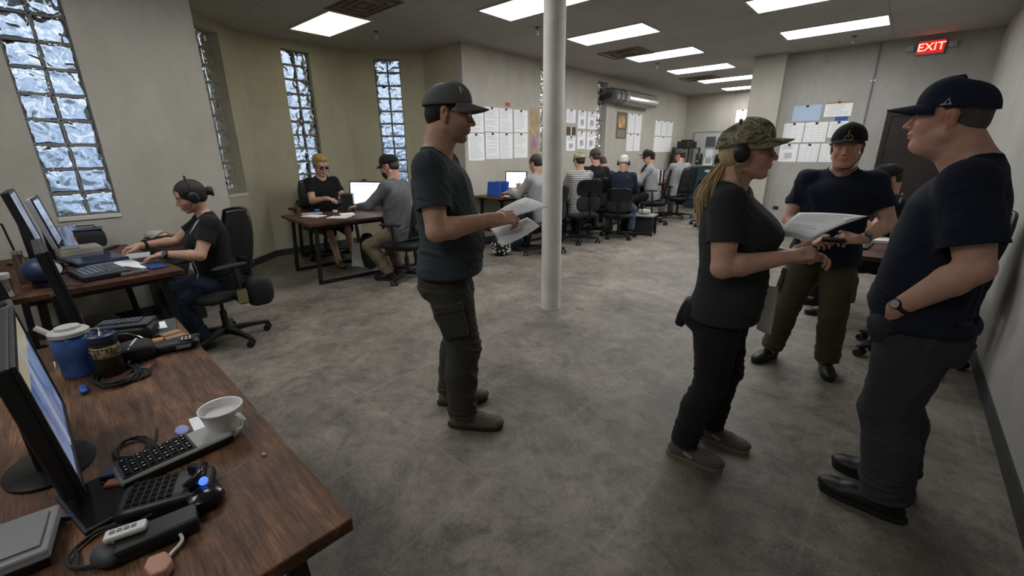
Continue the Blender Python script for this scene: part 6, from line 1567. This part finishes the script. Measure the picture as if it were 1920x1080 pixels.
def laptop(x, y, z, rz, label, w=.34, d=.24, ang=100, scr=None, group=None):
    t = at('laptop', label, 'laptop', x, y, z, rz, group); MB().bx(-w / 2, w / 2, 0, d, 0, .018).build('base', M_BLACK, t, bev=.004); keypad(t, -w * .42, w * .42, .03, d * .6, .018, 12, 5, M_GREYP, 'keyboard', .2, .002)
    a = math.radians(ang - 90); k = MB(); Mx = Matrix.Rotation(-a, 3, 'X')
    def B(x0, x1, y0, y1, z0, z1): 
        V = [tuple(Mx @ Vector((i, j, kk)) + Vector((0, d, .018))) for i in (x0, x1) for j in (y0, y1) for kk in (z0, z1)]; k.add(V, [(0, 1, 3, 2), (4, 6, 7, 5), (0, 4, 5, 1), (2, 3, 7, 6), (0, 2, 6, 4), (1, 5, 7, 3)])
    B(-w / 2, w / 2, 0, .010, 0, d); lid = k.build('lid', M_GREYP, t, bev=.003); k = MB(); B(-w / 2 + .012, w / 2 - .012, -.0012, 0, .015, d - .012); k.build('screen', scr or SC_PALE, lid); return t
laptop(-5.06, .42, ZE, 150, 'open laptop standing behind the woman\'s far hand', .27, .22, 100)
t = at('laptop', 'black laptop lying flat at the right end of the woman\'s desk', 'laptop', -4.02, .24, ZE, 8); MB().bx(-.19, .19, -.125, .125, 0, .035).build('body', M_BLACK, t, bev=.008); keypad(t, -.17, .12, -.10, .05, .035, 12, 5, M_GLOSS, 'keys', .25, .003); MB().bx(-.06, .06, .06, .115, .035, .0365).build('touchpad', mat('dark_pad', (.03, .035, .045), .4), t)
t = at('drawing_tablet', 'dark blue flat screen lying in the middle of the woman\'s desk', 'tablet', -4.62, .27, ZE, 10); MB().bx(-.22, .22, -.15, .15, 0, .030).build('body', M_NAVYP, t, bev=.006); MB().bx(-.20, .20, -.13, .13, .030, .032).build('glass', mat('dark_blue_glass', (.02, .028, .06), .12), t)
t = at('storage_box', 'beige and grey box behind the dark blue flat screen', 'box', -5.0, .22, ZE, 5); MB().bx(-.10, .10, -.13, .13, 0, .07).build('body', mat('beige_plastic', (.34, .31, .27), .6), t, bev=.01); MB().bx(-.10, .10, -.13, .0, .0705, .073).build('lid_panel', M_GREYP, t)
t = at('handset', 'olive phone handset standing at the corner of the woman\'s desk', 'phone', -3.86, .40, ZE, 100); MB().bx(-.075, .075, -.035, .035, 0, .024).build('body', mat('olive_grey_shell', (.14, .14, .12), .4), t, bev=.008); MB().bx(-.05, .04, -.026, .026, .024, .0255).build('display', M_BLACK, t); cable('thin_cable', 'pale cord beside the olive phone handset', [(-3.93, .36, ZE + .004), (-3.90, .33, ZE + .004), (-3.86, .34, ZE + .004), (-3.83, .36, ZE + .01)], .003, mat('cream_plastic', (.5, .46, .36), .5))
for i, (x, y, r_, w_, d_, lb, m) in enumerate(((-4.30, .40, 95, .16, .24, 'white printed page under the woman\'s near hand', M_PAPER), (-4.10, .48, 110, .10, .20, 'white slip at the desk edge under the woman\'s wrist', M_PAPER), (-4.55, .52, 80, .16, .24, 'grey page between the woman\'s hands', mat('grey_page', (.42, .43, .45), .8)), (-4.42, .30, 60, .13, .18, 'pinkish card beside the black laptop', mat('pink_card', (.40, .24, .2), .8)))):
    o = MB().bx(-w_ / 2, w_ / 2, -d_ / 2, d_ / 2, 0, .003 + .0015 * i).build('page', m, loc=(x, y, ZE)); o.rotation_euler = (0, 0, R(r_)); tag(o, lb, 'paper')
t = at('folder', 'blue folder under the woman\'s near wrist', 'folder', -4.02, .53, ZE, 6); MB().bx(-.14, .12, -.04, .06, 0, .010).build('cover', mat('deep_blue_cover', (.02, .05, .18), .5), t, bev=.002)
t = at('mixed_bag', 'black bag with pale objects behind the laptop', 'bag', -5.13, .78, .46, 20); soft_box(0, 0, .17, .40, .30, .42, 3).build('body', M_BLACKR, t, smooth=True); soft_box(-.05, 0, .37, .22, .14, .10, 2.5).build('cloth', M_LGREY, t, smooth=True); MB().tube([(.05, -.1, .37), (.1, 0, .42), (.12, .08, .37)], .01, 6).build('strap', M_TAN, t, smooth=True)
rbox('side_stool', 'small dark stand under the black bag beside the wall', 'stand', -5.13, .80, 0, 0, .36, .34, .46, M_BLACK, .01)
t = at('desk_lamp', 'black desk lamp with thin arm at the far left', 'lamp', -4.95, -.12, ZE, 0)
MB().lathe([(0, 0), (.07, 0), (.07, .015), (0, .018)], n=24).build('base', M_BLACK, t, smooth=True); MB().tube([(0, 0, .015), (0, -.02, .30), (.05, -.10, .38)], .007, 8).build('arm', M_BLACK, t, smooth=True); MB().tube([(.02, -.06, .375), (.08, -.16, .36), (.14, -.25, .31)], [.012, .026, .022], 10).build('lamp_shade', M_BLACKR, t, smooth=True)
t = at('webcam_speaker', 'dark blue ball speaker with a pale round face left of the black laptop', 'speaker', -3.93, -.02, ZE, 40); MB().ball((0, 0, .10), (.10, .09, .08), 20, 12).build('body', M_NAVYP, t, smooth=True); MB().cyl((.0, .0, 0), (0, 0, .03), .06, 20).build('foot', M_BLACK, t, smooth=True); MB().cyl((.082, .0, .11), (.101, 0, .113), .034, 20).build('face', mat('pale_grey_disc', (.50, .50, .50), .4), t, smooth=True)
t = at('spray_can', 'brown and chrome can beside the ball speaker', 'can', -4.12, -.10, ZE); MB().lathe([(0, 0), (.033, 0), (.033, .16), (.024, .175), (.024, .19), (0, .19)], n=24).build('body', mat('brown_can_paint', (.12, .07, .045), .3, .4), t, smooth=True); MB().lathe([(.025, .19), (.026, .21), (0, .212)], n=20).build('cap', M_CHROME, t, smooth=True)
t = at('glass_jar', 'clear glass jar at the left edge of the photograph', 'jar', -3.80, -.20, ZE); MB().lathe([(0, 0), (.045, 0), (.05, .01), (.05, .12), (.045, .13), (.043, .13), (.046, .12), (.046, .012), (0, .010)], n=28).build('glass', mat('clear_glass', (.9, .95, 1), .03, trans=1.0), t, smooth=True); MB().lathe([(.051, .105), (.053, .11), (.053, .135), (0, .137)], n=24).build('lid', M_LGREY, t, smooth=True)
cable('black_cable', 'thin black cable hanging over the desktop beside the ball speaker', [(-3.75, -.05, ZE + .01), (-3.72, .02, ZE + .004), (-3.68, .08, ZE + .004), (-3.74, .13, ZE + .004), (-3.80, .06, ZE + .004), (-3.86, -.02, ZE + .01)], .003)
coil('black_cable', 'pile of black cables behind the ball speaker', -4.32, .02, ZE, .10, .08, 4.0, [(-4.4, .1, ZE + .005)], seed=21, r=.005)
rbox('junction_box', 'black box in the cable pile under the monitor', 'box', -4.45, .02, ZE, 15, .16, .12, .06, M_BLACK)
rbox('floor_box', 'dark bin under the woman\'s desk', 'bin', -4.60, .15, 0.0, 10, .40, .32, .30, mat('dark_green_grey_plastic', (.035, .04, .035), .6), .02)
# ---- blond man's desk
ZF = .771
monitor(-5.72, 3.28, .77, -158, .56, .34, .84, 6, 'large bright monitor between the blond man and the masked man', SC_WHITE, ui=[(.08, .92, .80, .90, mat('lit_violet_bar', (.5, .5, .6), .3, emit=((.55, .50, .75), .9)))])
t = at('webcam', 'small black webcam on top of the bright monitor', 'webcam', -5.72, 3.285, 1.185, -158); MB().bx(-.035, .035, -.02, .012, 0, .022).build('body', M_BLACK, t, bev=.006); MB().cyl((0, .012, .011), (0, .018, .011), .008, 12).build('lens', M_GLOSS, t)
t = at('rack_unit', 'small dark tower behind the papers near the blond man', 'computer', -5.93, 3.12, ZF, -35); MB().bx(-.11, .11, -.08, .08, 0, .24).build('body', M_BLACK, t, bev=.006); k = MB(); [k.bx(-.10, .10, -.082, -.080, .03 + .025 * i, .045 + .025 * i) for i in range(8)]; k.build('slots', M_GREYP, t)
for i, (x, y, r_, lb) in enumerate(((-5.70, 2.50, 20, 'white open booklet at the front of the blond man\'s desk'), (-5.98, 2.60, 70, 'grey folded sheets left of the white booklet'), (-5.50, 2.86, -20, 'white sheets in front of the bright monitor'), (-5.33, 2.66, 40, 'loose white page near the right corner of the desk'))):
    t = at('booklet', lb, 'booklet', x, y, ZF, r_); MB().bx(-.13, .13, -.09, .09, 0, .012).build('pages', M_PAPER if i != 1 else mat('grey_page', (.42, .43, .45), .8), t, bev=.003)
t = at('wrist_strap', 'bright blue strap beside the blond man\'s elbow', 'strap', -6.08, 2.72, ZF); MB().tube([(.03 * math.cos(a / 8 * 6.283), .03 * math.sin(a / 8 * 6.283), .03) for a in range(8)], .014, 8, closed=True).build('loop', mat('bright_blue_cloth', (.02, .15, .55), .6), t, smooth=True)
t = at('pen_cup', 'dark cup of tools at the left corner of the blond man\'s desk', 'cup', -6.12, 2.48, ZF); MB().lathe([(0, 0), (.03, 0), (.032, .09), (.029, .09), (.027, .008)], n=18).build('cup', mat('brown_cup', (.10, .05, .03), .5), t, smooth=True); k = MB(); [k.cyl((0, 0, .02), (.03 * math.cos(i * 1.3), .03 * math.sin(i * 1.3), .14), .004, 6) for i in range(5)]; k.build('tools', M_BLACK, t)
t = at('tape_roll', 'small roll with green core beside the blond man\'s hand', 'roll', -5.92, 2.90, ZF); MB().lathe([(.018, 0), (.034, 0), (.034, .028), (.018, .028), (.018, 0)], n=24).build('roll', M_WHITEP, t, smooth=True); MB().cyl((0, 0, .002), (0, 0, .024), .017, 16).build('core', mat('green_plastic', (.08, .22, .06), .5), t)
for i, (x, y, z, sx, sy, sz, m, lb) in enumerate(((-6.86, 2.95, .761, .40, .30, .14, M_BLACKR, 'black bag on the small side desk by the bay wall'), (-6.72, 3.28, .761, .32, .26, .12, M_NAVYP, 'blue bag on the small side desk'), (-6.84, 3.20, .90, .26, .20, .10, mat('cream_cloth', (.45, .42, .36), .9), 'cream cloth bundle on top of the blue bag'))):
    t = at('bag', lb, 'bag', x, y, z, 10 * i); soft_box(0, 0, sz / 2, sx, sy, sz, 3).build('body', m, t, smooth=True); MB().tube([(-.08, 0, sz * .9), (-.05, .03, sz * 1.15), (.05, .03, sz * 1.15), (.08, 0, sz * .9)], .008, 6).build('strap', M_BLACK, t, smooth=True)
t = at('paper_bag', 'white bag leaning on the floor under the blond man\'s desk', 'bag', -5.62, 2.98, 0, 20); MB().grid(lambda u, v: (-.10 + .2 * u, .03 * math.sin(3 * u) + .05 * v, .001 + .34 * v), 8, 8).build('side', M_PAPER, t, smooth=True); MB().grid(lambda u, v: (-.10 + .2 * u, .10 + .03 * math.sin(3 * u) - .02 * v, .001 + .32 * v), 8, 8).build('side', M_PAPER, t, smooth=True)
t = at('shopping_bag', 'black bag hanging under the blond man\'s desk', 'bag', -5.38, 3.05, 0, 0); soft_box(0, 0, .26, .26, .18, .50, 3).build('body', M_BLACKR, t, smooth=True)
# ---- wall desk
ZW = .861
monitor(-4.98, 5.72, .86, -152, .38, .30, .95, 5, 'lit white monitor on the desk along the poster wall', SC_WHITE)
for i, (x, y, lb) in enumerate(((-5.02, 5.22, 'blue binder nearest the end of the wall desk'), (-4.98, 5.36, 'second blue binder on the wall desk'))):
    t = at('binder', lb, 'binder', x, y, ZW, 12, 'blue binders on the wall desk'); MB().box((0, 0, .12), (.24, .05, .235), Matrix.Rotation(-.18, 3, 'X')).build('cover', M_BLUE, t, bev=.004); 
for i, (x, y, s_, m, lb) in enumerate(((-4.93, 5.29, .055, M_BLACK, 'black lump between the blue binders'), (-4.88, 5.47, .06, M_BLACK, 'black headset ball on the wall desk'), (-4.93, 5.60, .07, mat('cream_cloth', (.45, .42, .36), .9), 'cream crumpled cloth on the wall desk'), (-4.85, 5.63, .05, mat('brown_cup', (.10, .05, .03), .5), 'brown lump beside the cream cloth'))):
    o = MB().ball((0, 0, s_ * .8), (s_ * 1.2, s_, s_ * .8), 12, 8).build('small_bundle', m, loc=(x, y, ZW), smooth=True); tag(o, lb, 'bundle')
for i, (x, y, m, lb) in enumerate(((-4.90, 5.70, mat('pinkish_paper_cup', (.42, .33, .28), .7), 'pale paper cup in front of the wall desk monitor'), (-4.83, 5.76, mat('brown_cup', (.10, .05, .03), .5), 'dark brown cup in front of the wall desk monitor'))):
    t = at('tumbler', lb, 'cup', x, y, ZW); MB().lathe([(0, 0), (.034, 0), (.042, .19), (.038, .19), (.030, .01)], n=20).build('cup', m, t, smooth=True); MB().cyl((0, 0, .1), (.02, .01, .24), .005, 6).build('straw', M_WHITEP, t)
rbox('paper_pile', 'white papers lying on the wall desk', 'papers', -4.95, 5.45, ZW, 10, .24, .40, .012, M_PAPER, .002)
# ---- far desks
for i, (x, y, z, r_, lb) in enumerate(((-4.70, 9.35, .841, 15, 'open white binder pages on the far desk'), (-4.50, 9.70, .841, -10, 'stack of white forms on the far desk'), (-4.62, 8.1, .801, 10, 'white papers on the desk of the man in olive cap'))):
    t = at('paper_pile', lb, 'papers', x, y, z, r_); MB().bx(-.20, .20, -.15, .15, 0, .02).build('pages', M_PAPER, t, bev=.003); MB().box((-.12, .0, .10), (.02, .30, .18), Matrix.Rotation(-.5, 3, 'Y')).build('raised_page', mat('grey_page', (.42, .43, .45), .8), t)
for i, (y, m) in enumerate(((9.95, M_WHITEP), (10.05, M_NAVYP), (10.14, M_WHITEP), (10.23, M_BLACK))):
    t = at('binder', ['white', 'navy', 'second white', 'black'][i] + ' binder standing behind the man in pale grey shirt', 'binder', -4.42 , y + .12, .841, 0); MB().bx(-.12, .12, -.035, .035, 0, .30).build('cover', m, t, bev=.004)
# low table with shoes and strap under the far desk
t = at('step_stool', 'low grey-topped crate beside the person with white head cloth', 'crate', -3.72, 7.95, 0, 12); MB().bx(-.32, .32, -.20, .20, .36, .39).build('top', M_GREYP, t, bev=.004); k = MB(); [k.bx(sx - .02, sx + .02, sy - .02, sy + .02, 0, .36) for sx in (-.29, .29) for sy in (-.17, .17)]; k.build('legs', M_BLACK, t); MB().bx(-.27, .27, -.15, .15, .05, .34).build('side_panel', M_BLACKR, t)
t = at('sandal_bag', 'cream and black shoe on the low crate', 'shoe', -3.62, 7.95, .391, 20); soft_box(0, 0, .05, .24, .10, .10, 2.5).build('body', mat('cream_cloth', (.45, .42, .36), .9), t, smooth=True); MB().tube([(-.04, -.05, .03), (-.04, -.03, .10), (-.04, .03, .10), (-.04, .05, .03)], .012, 6).build('strap', M_BLACK, t, smooth=True)
# cabinet top
def urn(x, y, z, label, h=.34, r=.09, m=M_BLACK):
    t = at('coffee_urn', label, 'coffee machine', x, y, z); MB().lathe([(0, 0), (r, 0), (r, h * .8), (r * .7, h * .92), (.02, h), (0, h)], n=24).build('body', m, t, smooth=True); MB().bx(-.03, .03, -r - .04, -r, h * .25, h * .35).build('spout', M_CHROME, t)
urn(-4.30, 12.62, 1.191, 'black coffee machine on the green cabinet, leftmost'); urn(-3.78, 12.66, 1.191, 'black coffee machine on the green cabinet, right of the clear dispenser', .30, .12)
t = at('drinks_dispenser', 'clear and white drinks dispenser on the green cabinet', 'dispenser', -4.02, 12.60, 1.191); MB().bx(-.11, .11, -.10, .10, 0, .03).build('foot', M_WHITEP, t); MB().bx(-.10, .10, -.08, .10, .20, .44).build('tank', mat('cloudy_tank', (.55, .60, .62), .2), t, bev=.02); k = MB(); [k.bx(sx - .012, sx + .012, -.09, -.07, .03, .20) for sx in (-.095, .095)]; k.bx(-.107, .107, -.09, -.07, .185, .20); k.build('frame', M_WHITEP, t); MB().bx(-.11, .11, -.10, .11, .44, .46).build('lid', M_CHROME, t)
rbox('toaster', 'black box with pale top on the green cabinet', 'box', -3.45, 12.62, 1.191, 0, .26, .26, .26, M_BLACK, .02)
monitor(-3.20, 12.6, 1.19, -170, .30, .26, 1.25, 3, 'small pale screen at the right end of the green cabinet', SC_PALE)
for i in range(3): rbox('black_device', ['black box on the shelf rack, top left', 'black box on the shelf rack, top middle', 'black box on the shelf rack, top right'][i], 'box', -5.05, 13.37 + .28 * i, 1.651, 0, .30, .22, .18 + .05 * (i % 2), M_BLACK, .01)
# ---- right desk
laptop(-.09, 4.62, .771, 85, 'grey laptop at the edge of the desk behind the standing men', .32, .22, 108)
rbox('paper_pile', 'white papers behind the grey laptop', 'papers', -.08, 4.98, .771, 20, .22, .28, .03, M_PAPER, .003)
for i, (x, y, r_, h_) in enumerate(((-.14, 5.10, .035, .12), (-.05, 5.20, .03, .10), (.04, 5.12, .035, .11))):
    t = at('tumbler', ['white cup on the right desk, nearest the standing man', 'black cup on the right desk', 'cream cup on the right desk, nearest the wall'][i], 'cup', x, y, .771); MB().lathe([(0, 0), (r_ * .8, 0), (r_, h_), (r_ * .85, h_), (r_ * .7, .01)], n=18).build('cup', [M_WHITEP, M_BLACK, mat('cream_plastic', (.5, .46, .36), .5)][i], t, smooth=True)
# bag hanging on the chair by the right wall
t = at('jacket', 'grey jacket draped over the chair by the right wall', 'jacket', .50, 4.28, .55, 5); soft_box(0, 0, .26, .16, .44, .54, 3, f=lambda x, y, z: (x * (1 + .3 * math.sin(9 * y)), y, z)).build('cloth', mat('dark_grey_jacket', (.045, .047, .045), .9, bump=.5, bscale=30), t, smooth=True)
t = at('tool_pouch', 'black pouch with a brass ring behind the tall man', 'pouch', .50, 4.08, .62, 0); soft_box(0, 0, .14, .14, .22, .28, 3).build('body', M_BLACKR, t, smooth=True); MB().tube([(-.075, .03 * math.cos(a / 10 * 6.283), .17 + .04 * math.sin(a / 10 * 6.283)) for a in range(10)], .008, 6, closed=True).build('ring', mat('brass_frame', (.35, .30, .14), .4, .6), t, smooth=True)
# small plant-like patterned bag behind the man's papers
t = at('patterned_bag', 'black bag with white pattern on the floor behind the lower sheet', 'bag', -4.55, 4.85, 0, 0); soft_box(0, 0, .15, .26, .24, .30, 3).build('body', M_BLACKR, t, smooth=True); k = MB(); r_ = random.Random(8)
for i in range(16): a, b_ = r_.uniform(-.09, .09), r_.uniform(.05, .26); k.box((.125, a, b_), (.012, .035, .018), Matrix.Rotation(r_.uniform(0, 3), 3, 'X'))
for i in range(16): a, b_ = r_.uniform(-.09, .09), r_.uniform(.05, .26); k.box((a, -.115, b_), (.035, .012, .018), Matrix.Rotation(r_.uniform(0, 3), 3, 'Y'))
k.build('white_pattern', M_WHITEP, t)
